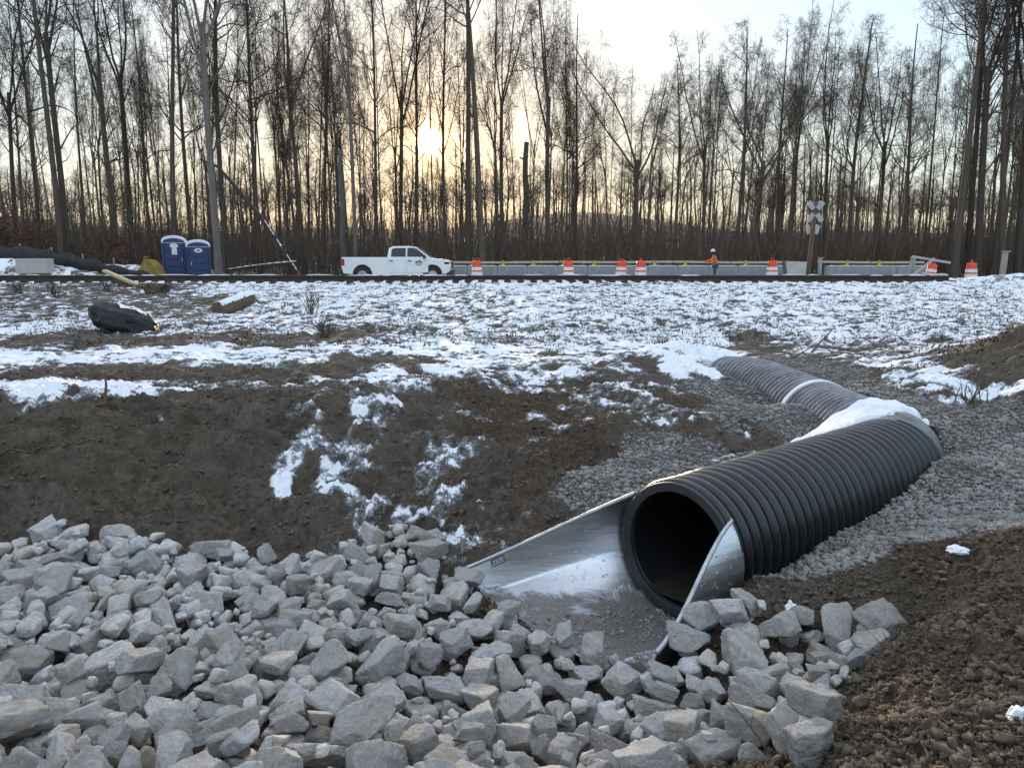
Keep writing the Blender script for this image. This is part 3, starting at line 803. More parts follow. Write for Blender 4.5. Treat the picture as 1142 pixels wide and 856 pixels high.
# the steel of the flare stops a rock from sinking through it
infl = (fa > 0) & (fa < 1.18) & (fn < .5 + .75 * fa) & (fn > -.5 - .12 * fa)
HM = np.where(infl, np.maximum(HM, PIPE_O[2] - .49), HM)
wedge = (fa > -.1) & (fa < 1.14) & (((fn > .36 + .72 * np.clip(fa, 0, 2)) & (fn < .66 + .72 * np.clip(fa, 0, 2))) | ((fn < -.36 - .16 * np.clip(fa, 0, 2)) & (fn > -.6 - .06 * np.clip(fa, 0, 2))))
HM = np.where(wedge, np.maximum(HM, PIPE_O[2] + .45 - .7 * np.clip(fa, 0, 1.2)), HM)
H0 = HM.copy()
MASK = inpoly(HX, HY, PW) & ~wedge & ~(infl & (fa < .62 + .25 * (fn < .1)))
cand = np.argwhere(MASK)
CC = 24; GRIDN = 0
placed = []
def try_rock(size, rg, ncand):
    k = int(rg.integers(len(ROCKS))); X = ROCKS[k][0]
    sc = size * np.array((rg.uniform(.85, 1.2), rg.uniform(.7, 1.0), rg.uniform(.55, .85)))
    eul = (rg.normal(0, .35), rg.normal(0, .35), rg.uniform(0, 2 * PI))
    from mathutils import Euler
    Rm = np.array(Euler(eul, 'XYZ').to_matrix())
    Y_ = (X * sc) @ Rm.T
    ci = np.round(Y_[:, 0] / RES).astype(int); cj = np.round(Y_[:, 1] / RES).astype(int)
    mi, mj = ci.min(), cj.min(); w_, h_ = ci.max() - mi + 1, cj.max() - mj + 1
    top = np.full((h_, w_), -9.); bot = np.full((h_, w_), 9.)
    np.maximum.at(top, (cj - mj, ci - mi), Y_[:, 2]); np.minimum.at(bot, (cj - mj, ci - mi), Y_[:, 2])
    ok = top > -8
    best = None
    for _ in range(ncand):
        r_, c_ = cand[rg.integers(len(cand))]
        r0, c0 = r_ + mj, c_ + mi
        if r0 < 0 or c0 < 0 or r0 + h_ > HM.shape[0] or c0 + w_ > HM.shape[1]: continue
        sub = HM[r0:r0 + h_, c0:c0 + w_]
        dz = np.where(ok, sub - bot, -9)
        z = np.quantile(dz[ok], .9) - .015
        fill = z - H0[r_, c_] 
        if best is None or fill < best[0]: best = (fill, z, r0, c0, r_, c_)
    if best is None: return
    fill, z, r0, c0, r_, c_ = best
    HM[r0:r0 + h_, c0:c0 + w_] = np.where(ok, np.maximum(HM[r0:r0 + h_, c0:c0 + w_], top + z), HM[r0:r0 + h_, c0:c0 + w_])
    OWN[r0:r0 + h_, c0:c0 + w_] = np.where(ok & (top + z >= HM[r0:r0 + h_, c0:c0 + w_] - 1e-6), len(placed), OWN[r0:r0 + h_, c0:c0 + w_])
    placed.append((k, (gx[c_], gy[r_], z), eul, sc, size, fill))
OWN = np.full(HM.shape, -1)
rg = np.random.default_rng(5)
area = MASK.sum() * RES * RES
NB = int(area * 34)
for i in range(NB):
    size = float(np.clip(rg.lognormal(math.log(.1), .33), .05, .158))
    try_rock(size, rg, 9)
for i in range(int(area * 9)):
    try_rock(float(rg.uniform(.06, .12)), rg, 14)
for i in range(int(area * 22)):
    try_rock(float(rg.uniform(.025, .055)), rg, 8)
# what shows: cells a rock owns, scaled by nearness
cnt = np.zeros(len(placed))
dist2 = (HX ** 2 + HY ** 2 + HM ** 2)
vis_u = (np.abs(HX / np.maximum(HY, .1)) < .74) & (HM / np.maximum(HY, .1) > -.76)
np.add.at(cnt, OWN[(OWN >= 0)], (vis_u / dist2)[OWN >= 0])
order = np.argsort(-cnt)
keep = [i for i in order[:296] if cnt[i] > 0]
kset = set(keep)
def rock_label(i):
    k, p, e, sc, size, fill = placed[i]
    a, n = flare_local(p[0], p[1])
    if p[0] > 1.05 and p[1] < 4.9: zone = 'right of the flared end, against brown dirt'
    elif p[1] > 5.6: zone = 'along the back of the heap below the bank'
    elif a < 1.9 and n > -.9 and p[0] > -.4: zone = 'spilling over the toe of the steel flared end'
    elif p[1] < 3.6: zone = 'at the front of the heap'
    else: zone = 'in the middle of the heap'
    return ('big angular pale grey stone ' if size > .14 else ('small angular grey stone ' if size < .085 else 'grey broken stone ')) + zone
for i in keep:
    k, p, e, sc, size, fill = placed[i]
    o = link(bpy.data.objects.new('riprap_stone', ROCKS[k][1])); o.location = p; o.rotation_euler = e; o.scale = sc
    tag(o, rock_label(i), 'stone', 'riprap stones dumped before the culvert outlet')
RV = []; RF = []; nbase = 0
from mathutils import Euler
LOW, LOWF = ico(3)
LOWR = [facet_rock(np.random.default_rng(400 + i), LOW, 11) for i in range(6)]
for i in range(len(placed)):
    if i in kset: continue
    k, p, e, sc, size, fill = placed[i]
    X = (LOWR[k % 6] * sc) @ np.array(Euler(e, 'XYZ').to_matrix()).T + np.array(p)
    RV.append(X); RF.append(LOWF + nbase); nbase += len(X)
if RV:
    o = np_obj('stone_rubble', np.concatenate(RV), None, np.concatenate(RF), M['rubble']); tag(o, 'smaller broken stones filling the gaps of the heap', 'rubble', None, 'stuff')
print('ROCKS', len(placed), len(keep), 'area', area)

# one loose rock capped with snow on the dirt ridge, a snow lump at the far right
def lone_rock(u, v, size, label, k, mat=None):
    x, y, z = hit(u, v); z = gh(x, y)
    t = thing('field_stone', label, 'stone', (x, y, z)); me = ROCKS[k][1]
    if mat: me = me.copy(); me.materials.clear(); me.materials.append(mat)
    b = link(bpy.data.objects.new('stone_body', me), t); b.scale = (size, size * .8, size * .7); b.location = (0, 0, size * .35); b.rotation_euler = (.2, .1, R.uniform(0, 6))
    return t, size
def snow_blob(name, parent, loc, sx, sy, sz, seed, mat=None):
    V = ICO4 * 1.0; s = np.array((seed * 3.7, seed * 1.3, seed))
    n = np.array([mnoise.fractal(Vector(x * 1.6 + s), .8, 2.1, 4) for x in V])
    X = V * (1 + .35 * n)[:, None]; X[:, 2] = np.maximum(X[:, 2], -.25); X = X * (sx, sy, sz) + np.array(loc)
    return np_obj(name, X, None, ICOF4, mat or M['snow'], parent)
t, s_ = lone_rock(1067, 625, .085, 'brown clod of earth capped with snow on the dirt ridge at the right', 3, M['clod'])
t.name = 'earth_clod'; t['category'] = 'clod'; snow_blob('snow_cap', t, (0, 0, s_ * .95), .07, .06, .028, 3)
# ------------------------------------------------------------------ railway track
TY = (30.75, 32.2); RAILZ = -.43
tr = thing('railway_track', 'rusty railway track on dark timber ties along the top of the snowy bank', 'railway track', (0, 31.5, -.72))
XL, XR = -27.0, 17.3
for y in TY:
    mb = MB(); pr = [(-.07, 0), (.07, 0), (.07, .012), (.012, .03), (.012, .125), (.036, .135), (.036, .165), (-.036, .165), (-.036, .135), (-.012, .125), (-.012, .03), (-.07, .012)]
    mb.prism([(a, b + RAILZ - .165 + .72) for a, b in pr], XL, XR, 'YZ'); mb.m = 1
    mb.box(((XL + XR) / 2, 0, RAILZ + .72 + .001), (XR - XL, .05, .004))
    o = mb.build('rail', [M['rail_steel'], M['rail_top']], tr); o.location = (0, y - 31.5, 0)
for y in TY:
    xx = XL
    while xx < XR - 1:
        ln = R.uniform(.3, 1.6)
        if R.random() < .62:
            mb = MB(); mb.tube([(xx + ln * k / 5, y - 31.5 - .02, RAILZ + .722 + (.004 if k in (0, 5) else R.uniform(.008, .022))) for k in range(6)], [.006] + [R.uniform(.016, .026) for _ in range(4)] + [.006], 6); mb.build('snow_strip', M['snow'], tr, smooth_shade=True)
        xx += ln + R.uniform(.05, .6)
mb = MB(); mb.box((0, 0, 0), (.24, 2.6, .19)); tie0 = mb.build('tie', M['tie_wood'], tr, bevel=.012)
x = XL + .3; k = 0
while x < XR and k < 88:
    o = tie0 if k == 0 else link(tie0.copy(), tr)
    o.location = (x, R.uniform(-.06, .06), RAILZ - .165 + .72 - .095 + R.uniform(-.008, .004)); o.rotation_euler = (0, 0, R.uniform(-.025, .025)); x += .51; k += 1
# snow lying in the cribs between the ties
V = []; nx_, ny_ = 900, 22
for i in range(nx_):
    for j in range(ny_):
        X = XL + (XR - XL + .5) * i / (nx_ - 1); Y = 30.1 + 2.9 * j / (ny_ - 1)
        n = mnoise.fractal(Vector((X * 1.4, Y * 1.4, 3)), .9, 2, 4)
        V.append((X, Y, -.655 + .045 * n - .12 * (max(0, abs(Y - 31.5) - 1.15) / .3)))
ix = np.arange(nx_ * ny_).reshape(nx_, ny_)
tag(np_obj('snow', V, np.stack([ix[:-1, :-1], ix[1:, :-1], ix[1:, 1:], ix[:-1, 1:]], -1).reshape(-1, 4), None, M['snow']), 'patchy snow lying between the railway ties', 'snow', None, 'stuff')

# ------------------------------------------------------------------ pickup truck
def make_truck():
    t = thing('pickup_truck', 'white pickup truck with extended cab and empty bed parked beside the track', 'pickup truck', (XU(445.5, 42, -1) , 42, gh(-6.2, 42) + .0))
    L = 5.85; wy = 1.0
    def X(a): return a - L / 2
    def arch(cx, r, z0, n=12): return [(X(cx + r * math.cos(PI - PI * i / n)), z0 + r * math.sin(PI - PI * i / n) * 1.0) for i in range(n + 1)]
    fx, rx, wr = 4.83, 1.13, .41
    low = [(X(.12), .52)] + arch(rx, .5, .47) + [(X(1.9), .42), (X(4.2), .42)] + arch(fx, .5, .47) + [(X(5.5), .5), (X(5.74), .62), (X(5.8), .95), (X(5.72), 1.16), (X(5.5), 1.24), (X(4.72), 1.31), (X(2.42), 1.31), (X(2.4), 1.36), (X(.05), 1.36), (X(.02), .9)]
    mb = MB(); mb.prism(low, -wy, wy); body = mb.build('body', M['white_paint'], t, bevel=.035)
    # bed well
    mb = MB(); mb.box((X(1.2), 0, 1.345), (2.1, 1.6, .05)); mb.build('bed_liner', M['black_plastic'], t, bevel=.01)
    cab0 = [(X(2.44), 1.3), (X(4.78), 1.3), (X(3.95), 1.9), (X(3.6), 1.945), (X(2.72), 1.93), (X(2.52), 1.84)]
    mb = MB()
    inset = lambda z: .03 + .2 * (z - 1.3) / .64
    n = len(cab0); vs = [(p[0], -wy + inset(p[1]), p[1]) for p in cab0] + [(p[0], wy - inset(p[1]), p[1]) for p in cab0]
    mb.add(vs, [tuple(range(n)), tuple(range(2 * n - 1, n - 1, -1))] + [(i, n + i, n + (i + 1) % n, (i + 1) % n) for i in range(n)])
    cab = mb.build('cab', M['white_paint'], t, bevel=.03)
    def side_win(poly, sgn):
        mb = MB(); k = len(poly)
        vs = [(X(a), sgn * (wy - inset(z) + .006), z) for a, z in poly] + [(X(a), sgn * (wy - inset(z) - .02), z) for a, z in poly]
        mb.add(vs, [tuple(range(k)), tuple(range(2 * k - 1, k - 1, -1))] + [(i, k + i, k + (i + 1) % k, (i + 1) % k) for i in range(k)])
        return mb.build('side_window', M['dark_glass'], t)
    for sg in (-1, 1):
        side_win([(2.64, 1.38), (3.42, 1.38), (3.42, 1.84), (2.84, 1.84), (2.68, 1.78)], sg)
        side_win([(3.5, 1.38), (4.52, 1.38), (4.0, 1.8), (3.82, 1.85), (3.5, 1.85)], sg)
        mb = MB(); mb.box((X(4.42), sg * 1.1, 1.38), (.14, .2, .2)); mb.build('side_mirror', M['black_plastic'], t, bevel=.04)
        for dx0, dx1 in ((2.5, 3.46), (3.47, 4.62)):
            mb = MB(); mb.box((X((dx0 + dx1) / 2), sg * (wy + .004), .93), (dx1 - dx0 - .03, .03, .74)); d = mb.build('door', M['white_paint'], t, bevel=.02)
            mb = MB(); mb.box((X(dx0 + .17), sg * (wy + .035), 1.17), (.2, .035, .045)); mb.build('door_handle', M['black_plastic'], d, bevel=.012)
            if dx0 > 3 :
                mb = MB()     # dark mark on the front door: a small leafy emblem with two short lines beneath
                for (a, z, w_, h_) in ((-.1, .09, .13, .1), (.05, .12, .1, .14), (.16, .07, .09, .08), (-.02, -.02, .34, .035), (.02, -.08, .24, .03)):
                    mb.box((X(4.1 + a), sg * (wy + .0205), 1.02 + z), (w_, .006, h_))
                mb.build('door_emblem', M['decal_ink'], d)
        mb = MB(); mb.box((X(.1), sg * .93, 1.1), (.2, .17, .36)); mb.build('tail_light', M['red_lens'], t, bevel=.02)
        mb = MB(); mb.box((X(5.58), sg * .82, 1.05), (.36, .36, .2)); mb.build('headlight', M['clear_lens'], t, bevel=.05)
        for wx in (rx, fx):
            mb = MB(); mb.lathe([(.2, -.13), (.34, -.14), (.4, -.11), (.41, -.05), (.41, .05), (.4, .11), (.34, .14), (.2, .13)], (X(wx), sg * .86, wr), 32, 'Y'); wh = mb.build('wheel', M['black_rubber'], t, smooth_shade=False)
            mb = MB(); mb.lathe([(.05, .0), (.24, .0), (.255, .03), (.255, -.04)], (X(wx), sg * 1.0 , wr), 32, 'Y')
            for q_ in range(6):
                a = q_ * PI / 3; mb.box((X(wx) + math.cos(a) * .14, sg * 1.012, wr + math.sin(a) * .14), (.2, .03, .06), Matrix.Rotation(-a, 3, 'Y'))
            mb.build('rim', M['rim_metal'], wh)
            mb = MB(); pts = [(X(wx) + .49 * math.cos(PI * i / 14), sg * .985, .47 + .49 * math.sin(PI * i / 14)) for i in range(15)]; mb.tube(pts, .028, 6); mb.build('wheel_arch', M['black_plastic'], t)
            mb = MB(); mb.box((X(wx), sg * .86, .62), (.9, .24, .5)); mb.build('wheel_well', M['black_rubber'], t)
    mb = MB(); mb.box((X(.0), 0, .62), (.22, 1.9, .24)); mb.build('rear_bumper', M['black_plastic'], t, bevel=.04)
    mb = MB(); mb.box((X(5.72), 0, .58), (.3, 1.94, .26)); mb.build('front_bumper', M['black_plastic'], t, bevel=.06)
    mb = MB(); mb.box((X(5.79), 0, .95), (.06, 1.2, .3)); mb.build('grille', M['black_plastic'], t, bevel=.02)
    nrm = Vector((.6, 0, .83)).normalized()
    mb = MB(); p0, p1 = Vector((X(4.7), 0, 1.365)), Vector((X(4.0), 0, 1.87)); off = Vector((.012, 0, .018))
    mb.add([p0 + off + Vector((0, -.86, 0)), p0 + off + Vector((0, .86, 0)), p1 + off + Vector((0, .74, 0)), p1 + off + Vector((0, -.74, 0)), p0 + Vector((-.04, -.86, 0)), p0 + Vector((-.04, .86, 0)), p1 + Vector((-.04, .74, 0)), p1 + Vector((-.04, -.74, 0))],
           [(0, 1, 2, 3), (7, 6, 5, 4), (0, 4, 5, 1), (1, 5, 6, 2), (2, 6, 7, 3), (3, 7, 4, 0)]); mb.build('windscreen', M['dark_glass'], t)
    mb = MB(); mb.box((X(2.455), 0, 1.6), (.05, 1.3, .36)); mb.build('rear_window', M['dark_glass'], t)
    mb = MB(); mb.tube([(X(4.75), -.6, 1.33), (X(4.8), -.6, 1.36), (X(4.2), .0, 1.375)], .012, 6); mb.build('wiper', M['black_plastic'], t)
    return t
make_truck()

# ------------------------------------------------------------------ portable toilets
def make_toilet(u, label, second):
    z0 = gh(XU(u, 41), 41); t = thing('portable_toilet', label, 'portable toilet', (XU(u, 41), 41, z0), R.uniform(.36, .42), 'portable toilets beside the track')
    H = 2.28 - z0 - .8 if False else 1.98
    mb = MB(); mb.box((0, 0, H / 2 + .05), (1.12, 1.16, H)); mb.build('cabin', M['blue_plastic'], t, bevel=.05)
    mb = MB(); mb.box((0, 0, .06), (1.2, 1.24, .12)); mb.build('skid_base', M['black_plastic'], t, bevel=.02)
    arc = [(.59 * math.cos(PI * i / 12), H + .0 + .3 * math.sin(PI * i / 12) ** .8) for i in range(13)]
    arc = [(.59, H - .1)] + arc + [(-.59, H - .1)]
    mb = MB(); mb.prism(arc, -.66, .64); mb.build('roof', M['roof_white'], t, bevel=.03)
    # arched front fascia in blue below the white rim
    mb = MB(); mb.prism([(.53 * math.cos(PI * i / 12), H - .06 + .22 * math.sin(PI * i / 12)) for i in range(13)], -.68, -.655); mb.build('front_arch', M['blue_plastic'], t)
    mb = MB(); mb.box((0, -.6, 1.02), (.86, .04, 1.76)); d = mb.build('door', M['blue_plastic'], t, bevel=.02)
    for k in range(4):
        mb = MB(); mb.box((0, -.626, .35 + .36 * k), (.66, .02, .05)); mb.build('door_rib', M['blue_dark'], d, bevel=.008)
    mb = MB(); mb.box((-.36 if second else .36, -.63, 1.05), (.05, .05, .16)); mb.build('latch', M['sign_grey'], d, bevel=.01)
    for sx in (-1, 1):
        mb = MB(); mb.box((sx * .53, -.6, 1.02), (.1, .1, 1.86)); mb.build('corner_post', M['blue_plastic'], t, bevel=.03)
    mb = MB()
    if second: mb.prism([(.2 * math.cos(2 * PI * i / 20), 1.72 + .11 * math.sin(2 * PI * i / 20)) for i in range(20)], -.655, -.625)
    else: mb.prism([(-.2, 1.72), (-.1, 1.64), (-.13, 1.3), (.15, 1.3), (.13, 1.64), (.21, 1.72), (.17, 1.84), (.08, 1.86), (0, 1.9), (-.08, 1.86), (-.17, 1.84)], -.655, -.625)
    s = mb.build('door_sign', M['sign_white'], d)
    if second:
        mb = MB(); mb.prism([(.1 * math.cos(2 * PI * i / 12) , 1.72 + .035 * math.sin(2 * PI * i / 12)) for i in range(12)], -.662, -.656); mb.build('sign_mark', M['decal_ink'], d)
    return t
make_toilet(197, 'blue portable toilet with a white shirt-shaped notice on its door', False)
make_toilet(223, 'blue portable toilet with a small white oval plate on its door', True)

# mustard bucket left of the toilets
zb = gh(XU(170, 38.5), 38.5)
t = thing('excavator_bucket', 'mustard yellow steel bucket tapering to a lifting eye, left of the toilets', 'bucket', (XU(170, 38.5), 38.5, zb))
mb = MB(); mb.prism([(-.95, 0), (-.75, .16), (-.35, .72), (-.22, 1.02), (.1, .98), (.35, .72), (.62, .1), (.66, 0)], -.4, .45); mb.build('shell', M['mustard'], t, bevel=.05)
mb = MB(); mb.prism([(-.8, .02), (-.3, .66), (-.2, .9), (.02, .86), (.3, .6), (.55, .05)], -.44, -.4); mb.build('side_plate', M['mustard'], t, bevel=.015)
mb = MB(); mb.tube([(-.24 + .1 * math.cos(a), 0, 1.03 + .12 * math.sin(a)) for a in [PI * i / 8 for i in range(9)]], .035, 8); mb.build('lifting_eye', M['mustard'], t, smooth_shade=True)
for k in range(4):
    mb = MB(); mb.box((-.98, -.3 + .22 * k, .04), (.22, .09, .07), None, (.5, .8)); mb.build('tooth', M['rail_steel'], t)

# silt fence at the left
t = thing('silt_fence', 'black silt fence running along the snowy rise behind the concrete block', 'silt fence', (-20, 36.3, 0))
pts = []
for i in range(60):
    u = -60 + 225 * i / 59; Y = 36.6 - .9 * i / 59
    x = XU(u, Y, 0); pts.append((x + 20, Y - 36.3 + .03 * math.sin(i * 1.1), gh(x, Y)))
mb = MB(); vs = []; fs = []
for i, (x, y, z) in enumerate(pts):
    h = .62 + .05 * math.sin(i * .9) - .28 * smooth(35, 59, i)
    vs += [(x, y, z - .1), (x, y - .05 + .02 * math.sin(i * 2.3), z + h * .5), (x, y, z + h), (x, y + .012, z + h), (x, y + .012, z - .1)]
    if i:
        a, b = (i - 1) * 5, i * 5
        for k in range(5): fs.append((a + k, b + k, b + (k + 1) % 5, a + (k + 1) % 5))
mb.add(vs, fs); mb.build('fabric', M['fabric_black'], t, smooth_shade=True)
for i in range(4, 60, 9):
    x, y, z = pts[i]; mb = MB(); mb.box((x, y + .045, z + .3), (.05, .05, .95)); mb.build('stake', M['timber_grey'], t)
# concrete block
x, Y = XU(39, 34.6, 0), 34.6; z = gh(x, Y)
t = thing('concrete_block', 'pale concrete block sitting in the snow before the black silt fence', 'concrete block', (x, Y, z), .06)
mb = MB(); mb.box((0, 0, .3), (1.36, .7, .66), None, (.97, .95)); mb.build('block_body', M['concrete_pale'], t, bevel=.04)
mb = MB(); mb.tube([(-.12, 0, .62), (-.1, 0, .7), (.1, 0, .7), (.12, 0, .62)], .014, 8); mb.build('lifting_loop', M['rail_steel'], t)

# ------------------------------------------------------------------ roadside blocks with the railing on top
BY = 45.0; BZ = gh(8, BY)
blk = None
bu = []
u = 488
while u < 868: bu.append(u); u += 33.4
u = 921
while u < 1020: bu.append(u); u += 38.5
TOPZ = .0
for n_, u in enumerate(bu):
    wid = (33.4 if u < 880 else 38.5) / F * BY * .985; x = XU(u + (16.7 if u < 880 else 19), BY)
    lab = 'grey concrete roadside block in the row beneath the yellow-bracketed railing' if u < 880 else 'longer grey concrete block in the short row right of the crossing sign'
    if n_ == 0: lab = 'end block of the concrete row, partly behind the bonnet of the white pickup'
    t = thing('concrete_block', lab, 'concrete block', (x, BY + R.uniform(-.03, .03), BZ - .05), R.uniform(-.015, .015), 'concrete blocks along the road')
    if blk is None or u > 880:
        h = -.06 - BZ + .05
        mb = MB(); mb.prism([(-.3, 0), (.3, 0), (.3, .12), (.27, .2), (.25, h), (-.25, h), (-.27, .2), (-.3, .12)], -wid / 2, wid / 2, 'YZ')
        bm_ = mb.build('block_body', [M['concrete']], t, bevel=.015)
        if blk is None: blk = bm_.data
        nx2, ny2 = 24, 8
        V = [(-wid / 2 + wid * i / (nx2 - 1), -.24 + .48 * j / (ny2 - 1), h + .028 * (mnoise.noise(Vector((i * .5 + n_ * 9, j * .7, 2))) ) + (.016 if 0 < i < nx2 - 1 and 0 < j < ny2 - 1 else -.02)) for i in range(nx2) for j in range(ny2)]
        ixx = np.arange(nx2 * ny2).reshape(nx2, ny2); cap = np_obj('snow_cap', V, np.stack([ixx[:-1, :-1], ixx[1:, :-1], ixx[1:, 1:], ixx[:-1, 1:]], -1).reshape(-1, 4), None, M['snow'], t)
        if u < 880 and n_ == 0: cap0 = cap.data
    else:
        o = bpy.data.objects.new('block_body', blk); link(o, t); bv = o.modifiers.new('bevel', 'BEVEL'); bv.width = .015; bv.segments = 2
        link(bpy.data.objects.new('snow_cap', cap0), t)
def railing(u0, u1, label, spacing):
    xa, xb = XU(u0, BY, 0), XU(u1, BY, 0)
    t = thing('guard_railing', label, 'railing', ((xa + xb) / 2, BY, -.05))
    cx = (xa + xb) / 2; n = int((xb - xa) / 3.4) + 1; zz = lambda x: .20 + .02 * math.sin(x * .8) + .012 * math.sin(x * 2.3)
    for k in range(n):
        x0, x1 = xa + (xb - xa) * k / n, xa + (xb - xa) * (k + 1) / n
        mb = MB(); mb.add([], [])
        ang_ = math.atan2(zz(x1) - zz(x0), x1 - x0)
        mb.box(((x0 + x1) / 2 - cx, 0, (zz(x0) + zz(x1)) / 2), (x1 - x0 + .06, .05, .12), Matrix.Rotation(-ang_, 3, 'Y')); mb.build('rail_board', M['timber_pale'], t, bevel=.008)
    x = xa + spacing * .9
    while x < xb:
        mb = MB(); X_ = x - cx
        mb.prism([(X_ - .14, .0), (X_ + .14, .0), (X_ + .1, .06), (X_ + .06, .17), (X_ + .05, .3), (X_ - .05, .3), (X_ - .06, .17), (X_ - .1, .06)], -.11, -.03); mb.build('bracket', M['yellow'], t, bevel=.008); x += spacing
railing(497, 878, 'long pale timber railing on yellow brackets above the concrete block row', 33.4 / F * BY)
railing(912, 1030, 'short pale timber railing on yellow brackets right of the crossing sign', 38 / F * BY * .93)

# leaning panel with a dark slatted edge
x = XU(889, 43.4); z = gh(x, 43.4)
t = thing('precast_unit', 'pale concrete panel standing in the gap between the two block rows', 'panel', (x, 43.4, z))
mb = MB(); mb.prism([(-.52, 0), (.72, 0), (.66, 1.16), (-.66, 1.2)], -.07, .07); o = mb.build('slab', M['concrete_pale'], t, bevel=.015); o.rotation_euler = (-.12, 0, 0)
mb = MB(); mb.prism([(-.68, 0), (-.52, 0), (-.74, 1.24), (-.86, 1.24)], -.12, -.02)
o = mb.build('dark_board', M['timber_brown'], t); o.rotation_euler = (-.12, 0, 0)

# ------------------------------------------------------------------ traffic barrels
def make_barrel():
    t = thing('traffic_barrel', '', 'traffic barrel', (0, 0, 0), 0, 'orange traffic barrels along the road')
    prof = [(.29, .05), (.285, .3), (.27, .31), (.265, .54), (.25, .55), (.245, .76), (.23, .77), (.22, .94), (.19, 1.0), (.08, 1.02)]
    mb = MB(); mb.lathe(prof, n=28); mb.build('barrel_body', M['orange'], t)
    mb = MB(); mb.lathe([(.4, 0), (.42, .03), (.4, .07), (.3, .08)], n=28); mb.build('base_ring', M['black_rubber'], t)
    for (r0, r1, z0, z1) in ((.2835, .2735, .35, .47) , (.268, .256, .585, .7)):
        mb = MB(); mb.lathe([(.2715 if z0 < .5 else .2525, z0 - .02), (.2715 if z0 < .5 else .2525, z1 + .02)], n=28, caps=False); mb.build('white_band', M['reflect'], t)
    mb = MB(); mb.lathe([(.291, .1), (.289, .2)], n=28, caps=False); mb.build('white_band', M['reflect'], t)
    mb = MB(); mb.tube([(-.11, 0, 1.0), (-.11, 0, 1.09), (-.06, 0, 1.12), (.06, 0, 1.12), (.11, 0, 1.09), (.11, 0, 1.0)], .02, 8); mb.build('handle', M['orange'], t)
    return t
b0 = make_barrel()
spots = [(532, 37.6, 'orange and white traffic barrel just ahead of the white pickup', (0, 0, 0), .0),
         (634, 38, 'orange and white traffic barrel standing alone, midway between pickup and worker', (0, 0, .4), 0),
         (692, 38.4, 'left one of two neighbouring orange barrels at mid railing', (0, .04, 0), 0),
         (714.5, 38, 'right one of two neighbouring orange barrels at mid railing', (0, -.03, 1), 0),
         (860.5, 38.3, 'orange and white traffic barrel left of the pale concrete panel', (0, 0, 2), 0),
         (1036, 40, 'tilted orange barrel beside the pale coiled hose', (0, .16, .3), 0),
         (1082, 36.5, 'orange traffic barrel farthest right, standing low behind the snow mound', (0, .0, .7), -.22)]
for i, (u, Y, lab, rot, dz) in enumerate(spots):
    x = XU(u, Y); z = gh(x, Y) + dz
    if Y < 39 and u < 1000: z = max(z, -.83)
    if i == 0: b0.location = (x, Y, z); b0.rotation_euler = rot; b0['label'] = lab
    else: dup(b0, (x, Y, z), rot, None, lab)

# ------------------------------------------------------------------ crossing sign
x, Y = XU(903, 36), 36; z = gh(x, Y)
t = thing('crossing_sign', 'white railway crossbuck sign on a leaning brown timber post', 'crossing sign', (x, Y, z - .2))
top = Vector((.06, 0, -z + .2 + 2.86)); mb = MB()
mb.tube([(-.12, 0, 0), (-.06, 0, 1.3), top * .72 + Vector((-.01, 0, 0)), top], [.105, .1, .09, .085], 10); mb.build('post', M['timber_brown'], t, smooth_shade=True)
def blade(c, ang_, L_, mat, y, gap):
    for s in (-1, 1):
        mb = MB(); d = Vector((math.cos(ang_), 0, math.sin(ang_))); cc = Vector(c) + d * s * (L_ / 4 + gap / 2) + Vector((0, y, 0))
        mb.box(cc, (L_ / 2 - gap / 2, .022, .22), Matrix.Rotation(-ang_, 3, 'Y')); mb.build('sign_blade', mat, t, bevel=.004)
c = top + Vector((-.03, -.1, -.46))
blade(c, math.radians(52), 1.0, M['blade'], -.03, .18); blade(c, math.radians(-52), 1.0, M['blade'], 0, .18)
for s in (-1, 1):
    mb = MB(); mb.box(c + Vector((s * .2, .19, -.8)), (.2, .02, .42), Matrix.Rotation(s * .25, 3, 'Y')); mb.build('lower_plate', M['sign_grey'], t, bevel=.004)
# grey posts
def post(u, Y, ztop, wid, label, lean=0, mat='timber_grey'):
    x = XU(u, Y); z = gh(x, Y)
    t = thing('wooden_post', label, 'post', (x, Y, z - .15)); h = ztop - z + .15
    mb = MB(); mb.tube([(0, 0, 0), (lean * h * .5 + .01, 0, h * .5), (lean * h, 0, h)], [wid, wid * .97, wid * .93], 10); mb.build('shaft', M[mat], t, smooth_shade=True)
    mb = MB(); mb.box((lean * h + .03, 0, h + .0), (wid * 2.3, wid * 2, .06)); mb.build('post_cap', M[mat], t, bevel=.015)
post(913.5, 43.6, .38, .11, 'grey square-topped post between the concrete panel and the short block row', 0, 'concrete')
post(1017, 42.5, .42, .13, 'pale grey post at the right end of the short block row', 0, 'concrete')
post(1116, 34.5, .58, .13, 'tall grey weathered post standing by itself at the far right', .06)
# diagonal boards and hose at the right end
x, Y = XU(1033, 41), 41; z = gh(x, Y)
t = thing('leaning_brace', 'pale timber brace leaning diagonally against the grey end post', 'brace', (XU(1019, 41.6), 41.6, z))
mb = MB(); mb.box((.35, 0, .72), (1.75, .05, .14), Matrix.Rotation(-.68, 3, 'Y')); mb.build('board', M['concrete_pale'], t, bevel=.01)
t = thing('loose_board', 'pale grey board jutting right from the end post over the tilted barrel', 'board', (XU(1037, 41.8), 41.8, z + 1.1))
mb = MB(); mb.box((0, 0, .1), (2.1, .06, .12), Matrix.Rotation(.16, 3, 'Y')); mb.build('plank', M['concrete_pale'], t, bevel=.01)
mb = MB(); mb.tube([(-.95, 0, .2), (-.95, .02, -1.15)], .03, 8); mb.build('support_stake', M['timber_grey'], t)
x, Y = XU(1042, 38.6), 38.6; z = gh(x, Y)
